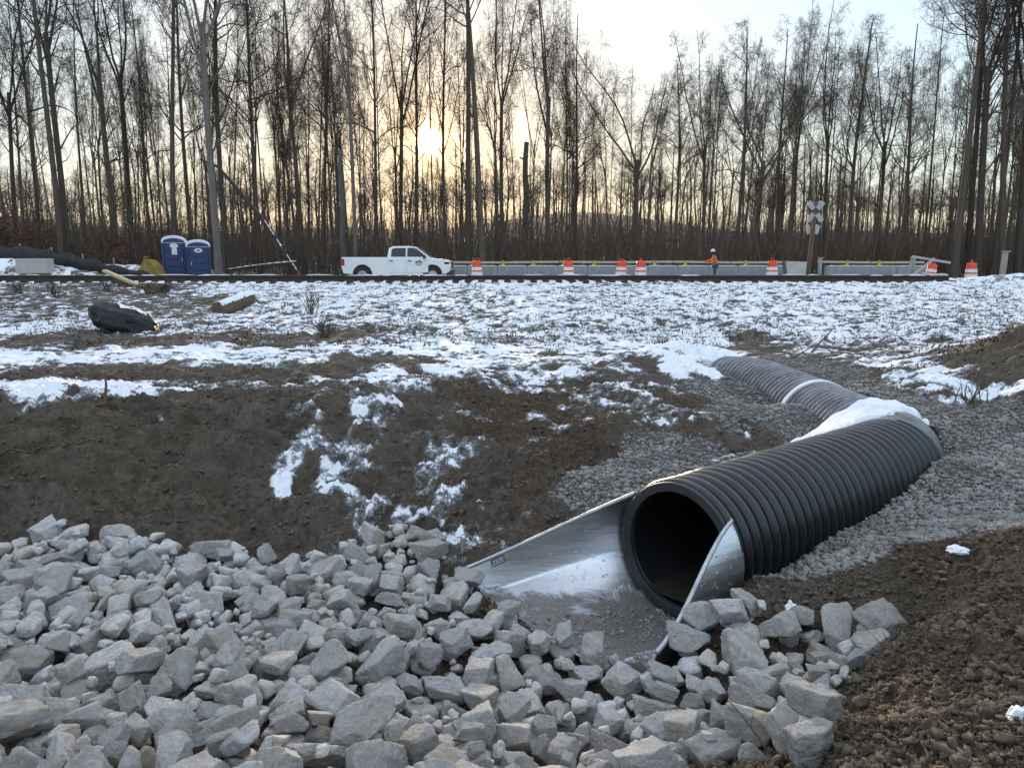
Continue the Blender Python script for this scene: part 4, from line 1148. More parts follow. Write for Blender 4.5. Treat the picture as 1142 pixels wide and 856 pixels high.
t = thing('hose_coil', 'pale plastic hose lying in a loose coil under the tilted barrel', 'hose', (x, Y, max(z, -.78)))
mb = MB(); mb.tube([(.52 * math.cos(a) * (1 + .012 * a), .4 * math.sin(a), .08 + .016 * a + .03 * math.sin(3 * a)) for a in [i * .22 for i in range(70)]], .04, 8); mb.build('hose_tube', M['hose'], t, smooth_shade=True)
mb = MB(); mb.lathe([(.05, -.06), (.07, -.02), (.07, .06), (.05, .08)], (.62, 0, .1), 12, 'Y'); mb.build('hose_coupling', M['sign_grey'], t)

# ------------------------------------------------------------------ worker
def skin_fig(name, verts, edges, radii, mat, parent, sub=2, root=0):
    me = bpy.data.meshes.new(name); me.from_pydata(verts, edges, []); me.materials.append(mat)
    o = link(bpy.data.objects.new(name, me), parent)
    sk = o.modifiers.new('skin', 'SKIN'); sk.use_smooth_shade = True
    if not me.skin_vertices: me.attributes  # layer is made with the modifier
    lay = me.skin_vertices[0].data if me.skin_vertices else None
    if lay is None:
        import bmesh
        bm = bmesh.new(); bm.from_mesh(me); bm.verts.layers.skin.verify(); bm.to_mesh(me); bm.free(); lay = me.skin_vertices[0].data
    for i, r in enumerate(radii):
        lay[i].radius = (r, r) if not hasattr(r, '__len__') else r; lay[i].use_root = (i == root)
    s = o.modifiers.new('sub', 'SUBSURF'); s.levels = sub; s.render_levels = sub
    return o
px, py = XU(797, 43.3), 43.3; pz = gh(px, py)
person = thing('person', 'worker in an orange hi-vis jacket, jeans and white hard hat leaning at the railing', 'person', (px, py, pz))
# facing left (-X), left arm reaching forward to the railing
J = {'pel': (0, 0, .95), 'chest': (-.06, 0, 1.28), 'neck': (-.1, 0, 1.47), 'headb': (-.13, 0, 1.56), 'headt': (-.15, 0, 1.72),
     'shL': (-.08, -.19, 1.42), 'elL': (-.3, -.23, 1.24), 'wrL': (-.54, -.2, 1.19), 'shR': (-.08, .19, 1.42), 'elR': (-.22, .24, 1.16), 'wrR': (-.46, .2, 1.16),
     'hipL': (.01, -.1, .9), 'knL': (-.06, -.11, .5), 'anL': (.04, -.12, .09), 'toeL': (-.14, -.13, .035), 'hipR': (.01, .1, .9), 'knR': (.02, .11, .49), 'anR': (.12, .12, .09), 'toeR': (-.06, .13, .035)}
kk = list(J); vi = {k: i for i, k in enumerate(kk)}
ED = [('pel', 'chest'), ('chest', 'neck'), ('neck', 'headb'), ('headb', 'headt'), ('chest', 'shL'), ('shL', 'elL'), ('elL', 'wrL'), ('chest', 'shR'), ('shR', 'elR'), ('elR', 'wrR'), ('pel', 'hipL'), ('hipL', 'knL'), ('knL', 'anL'), ('anL', 'toeL'), ('pel', 'hipR'), ('hipR', 'knR'), ('knR', 'anR'), ('anR', 'toeR')]
RD = {'pel': .14, 'chest': .145, 'neck': .06, 'headb': .08, 'headt': .09, 'shL': .07, 'elL': .045, 'wrL': .032, 'shR': .07, 'elR': .045, 'wrR': .032, 'hipL': .09, 'knL': .06, 'anL': .042, 'toeL': .035, 'hipR': .09, 'knR': .06, 'anR': .042, 'toeR': .035}
VB = [J[k] for k in kk]; EB = [(vi[a], vi[b]) for a, b in ED]; RB = [RD[k] for k in kk]
for s, w_ in ((-1, 'wrL'), (1, 'wrR')):       # palms and fingers closing on the rail
    wx, wy_, wz = J[w_]; b = len(VB)
    VB.append((wx - .06, wy_, wz - .005)); RB.append(.03); EB.append((vi[w_], b))
    for f in range(4):
        oy = -.03 + .02 * f; ln = (.85, 1, .95, .75)[f]; i0 = len(VB)
        VB += [(wx - .1, wy_ + oy, wz), (wx - .1 - .035 * ln, wy_ + oy, wz - .01), (wx - .1 - .045 * ln, wy_ + oy, wz - .045)]; RB += [.0095, .009, .008]
        EB += [(b, i0), (i0, i0 + 1), (i0 + 1, i0 + 2)]
    i0 = len(VB); VB += [(wx - .07, wy_ - s * .04, wz - .02), (wx - .1, wy_ - s * .045, wz - .045)]; RB += [.011, .009]; EB += [(b, i0), (i0, i0 + 1)]
# face: nose, brow and ears grow out of the head
h = vi['headb']; i0 = len(VB); VB += [(-.235, 0, 1.63)]; RB += [.018]; EB += [(vi['headt'], i0)]
for s in (-1, 1):
    i0 = len(VB); VB += [(-.13, s * .09, 1.63)]; RB += [.02]; EB += [(h, i0)]
body = skin_fig('body', VB, EB, RB, M['skin'], person)
for s in (-1, 1):
    mb = MB(); mb.lathe([(.004, -.01), (.012, 0), (.004, .01)], (-.235, s * .033, 1.665), 10, 'X'); mb.build('eye', M['hair'], person)
def part(name, ks, grow, mat, extra=()):
    ids = {k: i for i, k in enumerate(ks)}; vs = [J[k] for k in ks]
    es = [(ids[a], ids[b]) for a, b in ED if a in ids and b in ids]
    return skin_fig(name, vs, es, [RD[k] + grow.get(k, .022) for k in ks], mat, person)
jk = part('jacket', ['pel', 'chest', 'neck', 'shL', 'elL', 'wrL', 'shR', 'elR', 'wrR'], {'pel': .03, 'chest': .035, 'neck': .02}, M['hivis'])
part('jeans', ['pel', 'hipL', 'knL', 'anL', 'hipR', 'knR', 'anR'], {'pel': -.005, 'hipL': .015, 'hipR': .015}, M['denim'])
for s in 'LR':
    a, b = J['an' + s], J['toe' + s]
    skin_fig('boot', [(a[0], a[1], .2), (a[0], a[1], .07), ((a[0] + b[0]) / 2, a[1], .055), (b[0], b[1], .045)], [(0, 1), (1, 2), (2, 3)], [.058, .062, .052, .046], M['boot'], person)
mb = MB(); mb.lathe([(.165, 1.7), (.15, 1.715), (.118, 1.72), (.115, 1.77), (.09, 1.83), (.04, 1.855), (.001, 1.86)], (-.155, 0, 0), 24); mb.build('hard_hat', M['hat'], person, smooth_shade=True)
mb = MB(); mb.lathe([(.1, 1.55), (.112, 1.62), (.113, 1.7), (.1, 1.735)], (-.115, 0, 0), 20); mb.build('hair', M['hair'], person, smooth_shade=True)
mb = MB(); mb.lathe([(.185, 1.16), (.187, 1.21)], (-.035, 0, 0), 24, caps=False); mb.build('reflective_band', M['reflect'], person)

# ------------------------------------------------------------------ things lying on the bench
def ground_at(u, v):
    x, y, z = hit(u, v); return x, y, gh(x, y)
x, y, z = ground_at(140, 369)
t = thing('wrapped_bundle', 'black plastic-wrapped bundle dusted with snow, lying on the left bench', 'wrapped bundle', (x, y, z), -.35)
sc_ = 77 / F * y * .5
V = ICO4.copy(); n = np.array([mnoise.fractal(Vector(q * 1.5 + np.array((3, 1, 2))), .8, 2.1, 4) for q in V])
fold = np.array([mnoise.noise(Vector((q[0] * 1.4 + q[2] * 2, q[1] * 5 + q[2] * 4, 1.5))) for q in V])
Xb = V * (1 + .2 * n + .06 * fold)[:, None]; Xb = np.sign(Xb) * np.abs(Xb) ** .85
Xb[:, 2] = np.maximum(Xb[:, 2], -.35)
Xb = Xb * (sc_ * 1.02, sc_ * .62, sc_ * .58); Xb[:, 2] += sc_ * .16 - Xb[:, 0] * .22
np_obj('plastic_wrap', Xb, None, ICOF4, M['tarp'], t)
top_ = Xb[:, 2] > np.quantile(Xb[:, 2], .72)
Vd = Xb + np.array((0, .0, .012)); nsn = np.array([mnoise.fractal(Vector(q * 5), .8, 2.1, 4) for q in Xb])
fm = ICOF4[(top_[ICOF4].all(1)) & ((nsn[ICOF4].mean(1)) > .06) & (Xb[ICOF4][:, :, 1].mean(1) > -.1)]
if len(fm): np_obj('snow_dusting', Vd, None, fm, M['snow'], t)
mb = MB(); mb.tube([(-.25 * sc_ + .02 * i, -sc_ * .66, .15 * sc_) if False else (sc_ * .2, -sc_ * .62 * math.cos(a) * 1.06, sc_ * (.16 + .44 * math.sin(a))) for i, a in enumerate([PI * k / 12 for k in range(13)])], .012, 6); mb.build('tie_cord', M['fabric_black'], t)

x, y, z = ground_at(247, 352)
t = thing('log', 'short snow-topped log lying on the bench right of the black bundle', 'log', (x, y, z), 0)
d = Vector((.36, .9, .2)); pts = [Vector((-.1, 0, .1)) + d * k * .45 for k in range(4)]
rl = 9 / F * y
mb = MB(); mb.tube(pts, [rl * .95, rl, rl * .95, rl * .85], 16); mb.build('bark_body', M['log_bark'], t, smooth_shade=False)
V = []; 
for i in range(24):
    for j in range(9):
        p = pts[0].lerp(pts[-1], i / 23); a = (-.95 + 1.5 * j / 8); side = d.cross(Vector((0, 0, 1))).normalized(); w_ = rl * 1.0 + .02 * (1 - abs(j - 4) / 4) + .03 * mnoise.noise(Vector((i * .35, j * .5, 4))) * (1 if 0 < i < 23 else 0) + .015 * mnoise.noise(Vector((i * .6, j * .6, 0)))
        V.append(p - side * math.sin(a) * w_ + Vector((0, 0, 1)) * math.cos(a) * w_)
ixx = np.arange(24 * 9).reshape(24, 9); np_obj('snow_cap', [tuple(q) for q in V], np.stack([ixx[:-1, :-1], ixx[1:, :-1], ixx[1:, 1:], ixx[:-1, 1:]], -1).reshape(-1, 4), None, M['snow'], t)

x, y, z = P(152, 309, 28.5)
z = gh(x, 28.5)
t = thing('timber_plank', 'pale sawn plank sloping down from the track above the black bundle', 'plank', (XU(137, 29, -.4), 29, z))
mb = MB(); mb.box((0, 0, .34), (1.5, .3, .1), Matrix.Rotation(.42, 3, 'Y')); mb.build('board', M['timber_pale'], t, bevel=.01)
mb = MB(); mb.box((.25, .05, .1), (.9, .25, .2), Matrix.Rotation(.2, 3, 'Y')); mb.build('broken_end', M['timber_brown'], t, bevel=.03)
t = thing('tree_stump', 'dark upturned root stump beside the sloping plank', 'stump', (XU(172, 26.5, -.6), 26.5, gh(XU(172, 26.5, -.6), 26.5)))
np_obj('root_mass', facet_rock(np.random.default_rng(9), ICO4, 12, rough=.12) * (.55, .4, .3) + (0, 0, .15), None, ICOF4, M['clod'], t)
for k in range(7):
    a = k * .9; mb = MB(); mb.tube([(.2 * math.cos(a), .15 * math.sin(a), .2), (.5 * math.cos(a), .3 * math.sin(a), .3 + .1 * math.sin(k * 3)), (.8 * math.cos(a), .4 * math.sin(a), .12 + .25 * abs(math.sin(k * 5)))], [.05, .035, .012], 7); mb.build('root', M['log_bark'], t, smooth_shade=True)
def stick(u, v, L_, az, el, r, label, name='stick', mat='stick', kinks=6, sink=0):
    x, y, z = ground_at(u, v)
    p = Vector((0, 0, .01 - sink)); d = Vector((math.cos(el) * math.cos(az), math.cos(el) * math.sin(az), math.sin(el))); pts = [p.copy()]
    for k in range(kinks):
        p = p + (d + Vector((R.uniform(-.12, .12), R.uniform(-.12, .12), R.uniform(-.08, .08)))) * (L_ / kinks); pts.append(p.copy())
    if el < .15:
        for q_ in pts: q_.z = gh(x + q_.x, y + q_.y) - z + r * .8
    mb = MB(); mb.tube(pts, [r * (1 - .5 * k / kinks) for k in range(kinks + 1)], 7)
    if kinks > 5: mb.tube([pts[3], pts[3] + Vector((R.uniform(-.1, .1), R.uniform(-.1, .1), L_ * .12 + .02))], [r * .5, r * .25], 5)
    o = mb.build(name, M[mat], None, smooth_shade=True); o.location = (x, y, z); tag(o, label, 'stick', None); return o
stick(117, 462, .34, 1.8, 1.32, .022, 'dark stake stuck upright in the snow at the edge of the cut bank', 'stake', 'timber_brown', 4)
stick(-8, 520, 1.05, .42, 0, .012, 'long bare stick lying on the cut bank at the far left')
stick(180, 588, .7, .3, 0, .008, 'thin bare twig lying just above the stones, left of centre')
stick(470, 428 + 10, .3, 1.4, 1.1, .006, 'thin twig standing at the crest of the cut bank', 'stick', 'stick', 4)
stick(865, 852, .3, 2.2, .5, .005, 'thin pale twig poking from the dirt by the front stones')
stick(1010, 690, .35, .5, 0, .006, 'short twig lying on the clods of the dirt ridge')
stick(962, 800, .3, 2.4, 0, .006, 'curved twig on the dark dirt in the right corner')
stick(905, 395, 1.1, .8, .35, .02, 'bare branch leaning from the snow beyond the far pipe')
stick(880, 402, .8, .5, .3, .016, 'smaller branch on the dug earth beyond the far pipe')
stick(20, 704, .35, -.6, .3, .01, 'brown stick caught between stones at the left edge')
# ------------------------------------------------------------------ bare winter trees
def tubes(Pn, Rn, sides):
    """Pn (N,K,3), Rn (N,K) -> verts, quads"""
    Nn, K, _ = Pn.shape
    T = np.gradient(Pn, axis=1); T /= np.linalg.norm(T, axis=2, keepdims=True) + 1e-9
    ref = np.where(np.abs(T[:, :1, 2:3]) > .8, np.array((1., 0, 0)), np.array((0, 0, 1.)))
    U = np.cross(T, np.broadcast_to(ref, T.shape)); U /= np.linalg.norm(U, axis=2, keepdims=True) + 1e-9
    Wv = np.cross(T, U)
    a = np.linspace(0, 2 * PI, sides, endpoint=False)
    V = Pn[:, :, None] + (U[:, :, None] * np.cos(a)[:, None] + Wv[:, :, None] * np.sin(a)[:, None]) * Rn[:, :, None, None]
    ix = np.arange(Nn * K * sides).reshape(Nn, K, sides); nx = np.roll(ix, -1, 2)
    Fq = np.stack([ix[:, :-1], nx[:, :-1], nx[:, 1:], ix[:, 1:]], -1).reshape(-1, 4)
    return V.reshape(-1, 3), Fq
def unit(v): return v / (np.linalg.norm(v, axis=-1, keepdims=True) + 1e-9)
def grow(rg, Pp, Rp, per, t0, t1, lenf, ang, up, K, rk=.6, wob=.12, rmin=.004, bias=1.0):
    Nn, Kp, _ = Pp.shape
    par = np.repeat(np.arange(Nn), per); n = len(par)
    t = t0 + (t1 - t0) * rg.random(n) ** bias
    f = t * (Kp - 1); i = np.minimum(f.astype(int), Kp - 2); fr = (f - i)[:, None]
    p = Pp[par, i] * (1 - fr) + Pp[par, i + 1] * fr
    tg = unit(Pp[par, i + 1] - Pp[par, i])
    r = Rp[par, i] * (1 - fr[:, 0]) + Rp[par, i + 1] * fr[:, 0]
    pr = rg.normal(size=(n, 3)); pr = unit(pr - tg * (pr * tg).sum(1, keepdims=True))
    aa = (ang[0] + (ang[1] - ang[0]) * rg.random(n))[:, None]
    d = tg * np.cos(aa) + pr * np.sin(aa)
    ln = lenf(t, np.linalg.norm(Pp[par, -1] - Pp[par, 0], axis=1)) * rg.uniform(.6, 1.25, n)
    out = np.empty((n, K, 3)); out[:, 0] = p
    for k in range(1, K):
        d = unit(d + np.array((0, 0, up)) + rg.normal(size=(n, 3)) * wob)
        out[:, k] = out[:, k - 1] + d * (ln / (K - 1))[:, None]
    r0 = np.maximum(np.minimum(r * .85, r * rk), rmin)
    R_ = r0[:, None] * np.linspace(1, .3, K)[None] 
    return out, np.maximum(R_, rmin * .6)
def make_tree(seed, H, r0, kind):
    rg = np.random.default_rng(seed)
    K = 16; z = np.linspace(0, 1, K)
    tr_ = np.zeros((1, K, 3)); tr_[0, :, 2] = z * H
    ph = rg.uniform(0, 6, 4); amp = rg.uniform(.15, .6, 2)
    tr_[0, :, 0] = amp[0] * np.sin(z * 4 + ph[0]) * z + rg.normal(0, .55) * z; tr_[0, :, 1] = amp[1] * np.sin(z * 5 + ph[1]) * z + rg.normal(0, .5) * z
    Rt = r0 * (1 - .8 * z ** 1.1)[None]; Rt[0, 0] = r0 * 1.25; Rt = np.maximum(Rt, .03)
    wood = [(tr_, Rt, 9)]; twigs = []
    if kind == 'fork':
        cut = 9
        tr_ = tr_[:, :cut]; Rt = np.linspace(1, .75, cut)[None] * r0; Rt[0, 0] *= 1.2; wood = [(tr_, Rt, 9)]
        L0 = grow(rg, tr_, Rt, 4, .8, 1.0, lambda t, l: H * .52, (.25, .7), .06, 10, .55, .08)
        wood.append((*L0, 7))
        L1 = grow(rg, *L0, 8, .2, .95, lambda t, l: (1 - t) * l * .5 + 1.0, (.65, 1.25), .04, 8, .42, .18)
        Lx = grow(rg, tr_, Rt, 5, .45, .9, lambda t, l: 2.6 + 0 * t, (.7, 1.2), .1, 8, .3, .13)
        L1 = (np.concatenate([L1[0], Lx[0]]), np.concatenate([L1[1], Lx[1]]))
    elif kind == 'pole':
        L1 = grow(rg, tr_, Rt, 22, .5, .98, lambda t, l: (1 - t) * H * .34 + 1.2, (.6, 1.2), .07, 8, .34, .14)
    else:
        L1 = grow(rg, tr_, Rt, 24, .36, .98, lambda t, l: (1 - t) * H * .4 + 1.4, (.6, 1.2), .045, 8, .4, .17)
    wood.append((*L1, 5))
    L2 = grow(rg, *L1, 7, .25, 1, lambda t, l: l * .42 * (1.1 - .6 * t) + .35, (.55, 1.25), .012, 6, .5, .22, .012)
    twigs.append((*L2, 4))
    L3 = grow(rg, *L2, 5, .2, 1, lambda t, l: l * .48 + .15, (.55, 1.25), .0, 5, .6, .24, .0085)
    twigs.append((*L3, 3))
    L4 = grow(rg, *L3, 3, .2, 1, lambda t, l: l * .5 + .1, (.5, 1.2), .02, 3, .7, .2, .0075)
    twigs.append((*L4, 3))
    def merge(parts):
        Vs = []; Fs = []; b = 0
        for p_, r_, s_ in parts:
            v, f = tubes(p_, r_, s_); Vs.append(v); Fs.append(f + b); b += len(v)
        return np.concatenate(Vs), np.concatenate(Fs)
    return merge(wood), merge(twigs)
PROTO = {}
for kind, n, H in (('tall', 5, 24), ('pole', 3, 25), ('fork', 5, 22)):
    for i in range(n):
        (v1, f1), (v2, f2) = make_tree(1000 + 37 * i + len(kind) * 7, H, .24, kind)
        a = np_mesh('trunk', v1, f1); a.materials.append(M['bark']); b = np_mesh('crown', v2, f2); b.materials.append(M['twig'])
        PROTO.setdefault(kind, []).append((a, b, H))
pale_cache = {}
def tree(kind, k, x, y, h, w, label, group=None, rot=None, lean=(0, 0), pale=False, name='bare_tree', z=None):
    a, b, H = PROTO[kind][k % len(PROTO[kind])]
    if pale:
        if a.name not in pale_cache:
            c = a.copy(); c.materials.clear(); c.materials.append(M['bark_pale']); pale_cache[a.name] = c
        a = pale_cache[a.name]
    z = (float(base_h(x, y)) if z is None else z) - .1
    t = thing(name, label, 'tree', (x, y, z), 0, group)
    t.rotation_euler = (lean[0], lean[1], R.uniform(0, 2 * PI) if rot is None else rot)
    sz = h / H; t.scale = (w, w, sz)
    link(bpy.data.objects.new('trunk', a), t); link(bpy.data.objects.new('crown', b), t)
    return t
# trees one can pick out: u, distance, height, width factor, kind, label
MAIN = [
 (22, 58, 24, .95, 'fork', 0, 'slim forked tree at the far left edge of the woods', 0, 0),
 (48, 57, 26, .9, 'tall', 1, 'slender tree just left of the thick twin trunks at the left', 0, 0),
 (71, 50, 27, 1.15, 'tall', 0, 'thick dark trunk, left half of the twin pair behind the silt fence', 0, 0),
 (80, 50.6, 27, 1.15, 'fork', 1, 'thick dark trunk, right half of the twin pair behind the silt fence', 0, 0),
 (133, 56, 25, 1.25, 'fork', 2, 'dark forked tree, left of the close pair left of the toilets', 0, 0),
 (150, 57, 25, 1.15, 'fork', 3, 'dark tree, right of the close pair left of the toilets', 0, 0),
 (196, 53, 27, 1.1, 'pole', 0, 'straight grey trunk rising directly behind the toilets', 0, 0),
 (216, 62, 25, 1.1, 'tall', 2, 'rough forest tree just right of the straight grey trunk', 0, 0),
 (245, 46, 27, 1.25, 'fork', 4, 'thick tree with a pale lower trunk right of the toilets', 1, 0),
 (254, 54, 27, 1.2, 'tall', 3, 'dark slanting tree close behind the thick pale-footed tree', 0, 0),
 (291, 58, 26, 1.05, 'tall', 4, 'mid-size tree between the pale-footed tree and the pickup', 0, 0),
 (340, 58, 26, .95, 'fork', 0, 'forked tree standing left of the pickup tailgate', 0, 0),
 (362, 62, 25, .9, 'tall', 0, 'narrow tree behind the tail of the pickup', 0, 0),
 (397, 52, 25, .8, 'fork', 1, 'thin pale tree behind the pickup bed', 1, 0),
 (421, 61, 26, .9, 'tall', 1, 'slim tree behind the pickup cab', 0, 0),
 (446, 60, 26, .95, 'fork', 2, 'tree left of the low sun above the pickup', 0, 0),
 (463, 62, 27, .85, 'tall', 2, 'straight tree just left of the low sun', 0, 0),
 (484, 66, 26, .5, 'pole', 1, 'narrow tree standing right in front of the low sun', 0, 0),
 (497, 62, 26, .85, 'tall', 3, 'slim tree just right of the low sun', 0, 0),
 (522, 50, 29, 1.15, 'pole', 2, 'tall straight bare trunk right of the sun, left of two', 0, -.012),
 (539, 50, 29, 1.25, 'pole', 0, 'tall straight bare trunk right of the sun, right of two', 0, .012),
 (560, 60, 25, .95, 'fork', 3, 'forked tree right of the two tall straight trunks', 0, 0),
 (612, 54, 23, 1.05, 'fork', 4, 'wide spreading tree with open crown behind the block row', 0, 0),
 (640, 66, 21, .85, 'tall', 4, 'small tree just right of the wide spreading tree', 0, 0),
 (707, 60, 20, 1.2, 'fork', 0, 'dark clump tree above the pair of orange barrels', 0, 0),
 (752, 62, 20, .95, 'tall', 0, 'slim tree between the barrel pair and the worker', 0, 0),
 (783, 64, 21, .85, 'fork', 1, 'tree directly behind the worker in orange', 0, 0),
 (820, 60, 21, 1.0, 'tall', 1, 'dark tree just right of the worker', 0, 0),
 (838, 60, 22, 1.2, 'fork', 2, 'broad dark tree behind the single barrel by the panel', 0, 0),
 (866, 63, 21, .9, 'tall', 2, 'tree just left of the crossing sign', 0, 0),
 (915, 60, 22, .9, 'fork', 3, 'tree just right of the crossing sign', 0, 0),
 (945, 58, 23, 1.1, 'tall', 3, 'dark tree behind the short block row', 0, 0),
 (975, 62, 22, .95, 'fork', 4, 'spreading tree behind the right end of the block row', 0, 0),
 (1003, 58, 23, .95, 'tall', 4, 'tree above the tilted barrel', 0, 0),
 (1064, 50, 25, 1.35, 'pole', 1, 'tall thick trunk, leftmost of the dark cluster at the right', 0, 0),
 (1078, 52, 25, 1.2, 'tall', 0, 'tall trunk, second of the dark cluster at the right', 0, 0),
 (1090, 50, 25, 1.35, 'fork', 1, 'forking trunk in the middle of the dark cluster at the right', 0, .02),
 (1106, 52, 25, 1.1, 'pole', 2, 'straight trunk behind the tall weathered post', 0, 0),
 (1117, 49, 25, 1.25, 'tall', 1, 'leaning grey trunk right of the dark cluster', 0, .05),
 (1134, 51, 26, 1.3, 'fork', 2, 'thick trunk at the far right edge of the woods', 0, 0),
]
for (u, Y, h, w_, kind, k, lab, pale, lean) in MAIN:
    if u > 650 and u < 1040: h = 1.2 + Y * (R.uniform(.21, .255) if u < 765 else (R.uniform(.25, .29) if u < 870 else R.uniform(.28, .35)))
    w_ *= .72
    tree(kind, k, XU(u, Y), Y, h, w_, lab, None, None, (0, lean), bool(pale))
nb = 0
xs_used = [(XU(m[0], m[1]), m[1]) for m in MAIN]
tries = 0
while nb < 200 and tries < 6000:
    tries += 1
    Y = 58 + 62 * R.random() ** 1.25
    x = R.uniform(-1.0, 1.0) * Y
    if any((x - a) ** 2 + ((y - Y)) ** 2 < 3.2 for a, y in xs_used): continue
    xs_used.append((x, Y)); right = smooth(0, 25, x * 60 / Y)
    u_ = 571 + F * x / Y; h = min(27, 1.0 + Y * (R.uniform(.25, .36) if u_ < 640 else (R.uniform(.19, .255) if u_ < 765 else (R.uniform(.22, .29) if u_ < 870 else R.uniform(.24, .33)))) - max(0, Y - 95) * .075)
    kind = R.choices(['tall', 'pole', 'fork'], [5, 1, 5])[0]
    pale = R.random() < .05
    lab = 'slender pale-barked tree deep in the bare woods behind the railway' if pale else 'slender dark bare tree in the woods behind the railway'
    tree(kind, R.randrange(5), x, Y, h, R.uniform(.3, .6), lab, 'pale trees in the woods' if pale else 'bare trees in the woods', None, (R.uniform(-.04, .04), R.uniform(-.04, .04)), pale)
    nb += 1

# snags and fallen timber
def snag(u, Y, h, r, label, lean=0, mat='bark_pale'):
    x = XU(u, Y); z = float(base_h(x, Y)); t = thing('dead_snag', label, 'dead tree', (x, Y, z - .1))
    pts = [(lean * h * k / 8 + .06 * math.sin(k * 1.7), .05 * math.cos(k * 2.1), h * k / 8) for k in range(9)]
    mb = MB(); mb.tube(pts, [r * (1.2 - .5 * k / 8) for k in range(9)], 9); mb.build('trunk', M[mat], t, smooth_shade=True)
    for k in range(5):
        q_ = Vector(pts[3 + k]); a = k * 2.2; mb = MB(); mb.tube([q_, q_ + Vector((math.cos(a) * .5, math.sin(a) * .4, .2))], [r * .35, r * .15], 6); mb.build('branch_stub', M[mat], t)
snag(384, 52, 8.5, .2, 'pale broken snag left of the thin pale tree behind the pickup')
snag(586, 56, 9.6, .24, 'dark broken-topped snag left of the wide spreading tree', 0, 'bark')
snag(1052, 58, 6, .18, 'broken dead trunk left of the dark cluster at the right', .06, 'bark')
# leaning dead tree right of the toilets
a = Vector(P(331, 303, 44)); b = Vector(P(292, 243, 46)); c = Vector(P(228, 180, 49))
t = thing('fallen_tree', 'dead tree leaning left over the undergrowth, snow on its lower trunk', 'fallen tree', a)
mb = MB(); mb.tube([Vector((0, 0, -.4)), (b - a) * .5 + Vector((.05, 0, -.1)), b - a, (c - a) * .8 + (b - a) * .2 + Vector((.2, 0, .3)), c - a], [.15, .14, .12, .09, .06], 9); mb.build('trunk', M['bark'], t, smooth_shade=True)
mb = MB(); [mb.tube([(b - a) * (k + f_) / 14 + Vector((.02, -.04, .1)) for f_ in (0, .3, .95)], [.012, R.uniform(.02, .055), .015], 7) for k in range(13) if R.random() < .8]; mb.build('snow_line', M['snow'], t, smooth_shade=True)
a = Vector(P(254, 301, 43)); b = Vector(P(331, 292, 43.5))
t = thing('fallen_log', 'thin snow-topped log lying level right of the blue toilets', 'fallen log', a)
mb = MB(); mb.tube([(0, 0, 0), (b - a) * .5 + Vector((0, 0, .05)), b - a], [.07, .06, .045], 8); mb.build('trunk', M['bark'], t, smooth_shade=True)
mb = MB(); [mb.tube([(b - a) * (k + f_) / 9 + Vector((0, -.03, .05 + .05 * math.sin(PI * (k + f_) / 9))) for f_ in (0, .4, .95)], [.012, R.uniform(.02, .045), .012], 7) for k in range(9) if R.random() < .8]; mb.build('snow_line', M['snow'], t, smooth_shade=True)

# small trees and shrubs still holding russet leaves
def leafy(u, Y, h, wd, label, seed, nleaf=900):
    rg_ = np.random.default_rng(seed); x = XU(u, Y); z = float(base_h(x, Y)); t = thing('leafy_shrub', label, 'shrub', (x, Y, z - .05))
    st = np.zeros((5, 7, 3)); rr = np.zeros((5, 7))
    for i in range(5):
        d = unit(np.array((rg_.normal(0, .3), rg_.normal(0, .3), 1.))); q_ = np.array((rg_.normal(0, .15), rg_.normal(0, .15), 0))
        for k in range(7): st[i, k] = q_; q_ = q_ + d * h * rg_.uniform(.7, 1) / 7; d = unit(d + rg_.normal(0, .15, 3))
        rr[i] = np.linspace(.04, .012, 7)
    B1 = grow(rg_, st, rr, 8, .2, 1, lambda t_, l: wd * .6 + 0 * t_, (.6, 1.2), .02, 5, .5, .15)
    B2 = grow(rg_, *B1, 4, .2, 1, lambda t_, l: l * .5, (.4, 1), 0, 4, .6, .15)
    v1, f1 = tubes(st, rr, 6); v2, f2 = tubes(*B1, 4); v3, f3 = tubes(*B2, 3)
    np_obj('stems', np.concatenate([v1, v2, v3]), np.concatenate([f1, f2 + len(v1), f3 + len(v1) + len(v2)]), None, M['brush'], t)
    tips = B2[0].reshape(-1, 3); c = tips[rg_.integers(len(tips), size=nleaf)] + rg_.normal(0, .07, (nleaf, 3))
    d1 = unit(rg_.normal(size=(nleaf, 3))); d2 = unit(np.cross(d1, rg_.normal(size=(nleaf, 3)))); s = rg_.uniform(.05, .1, (nleaf, 1))
    Vl = np.stack([c - d1 * s, c + d2 * s * .5, c + d1 * s, c - d2 * s * .5], 1).reshape(-1, 3)
    np_obj('leaves', Vl, np.arange(nleaf * 4).reshape(-1, 4), None, M['russet'], t, False)
leafy(8, 47, 4.2, 2.2, 'russet-leaved sapling at the far left edge behind the silt fence', 1, 1500)
leafy(38, 52, 3.2, 1.6, 'low russet-leaved shrub left of the thick twin trunks', 2)
leafy(122, 50, 2.8, 1.6, 'russet-leaved shrub between the twin trunks and the toilets', 3)
leafy(180, 54, 3.6, 1.5, 'small reddish-leaved shrub behind the toilets', 4, 600)
leafy(703, 60, 5.2, 1.8, 'small tree with reddish dead leaves above the barrel pair', 5, 700)
leafy(1010, 58, 3.4, 1.8, 'tangled brown shrub left of the dark cluster at the right', 6, 500)

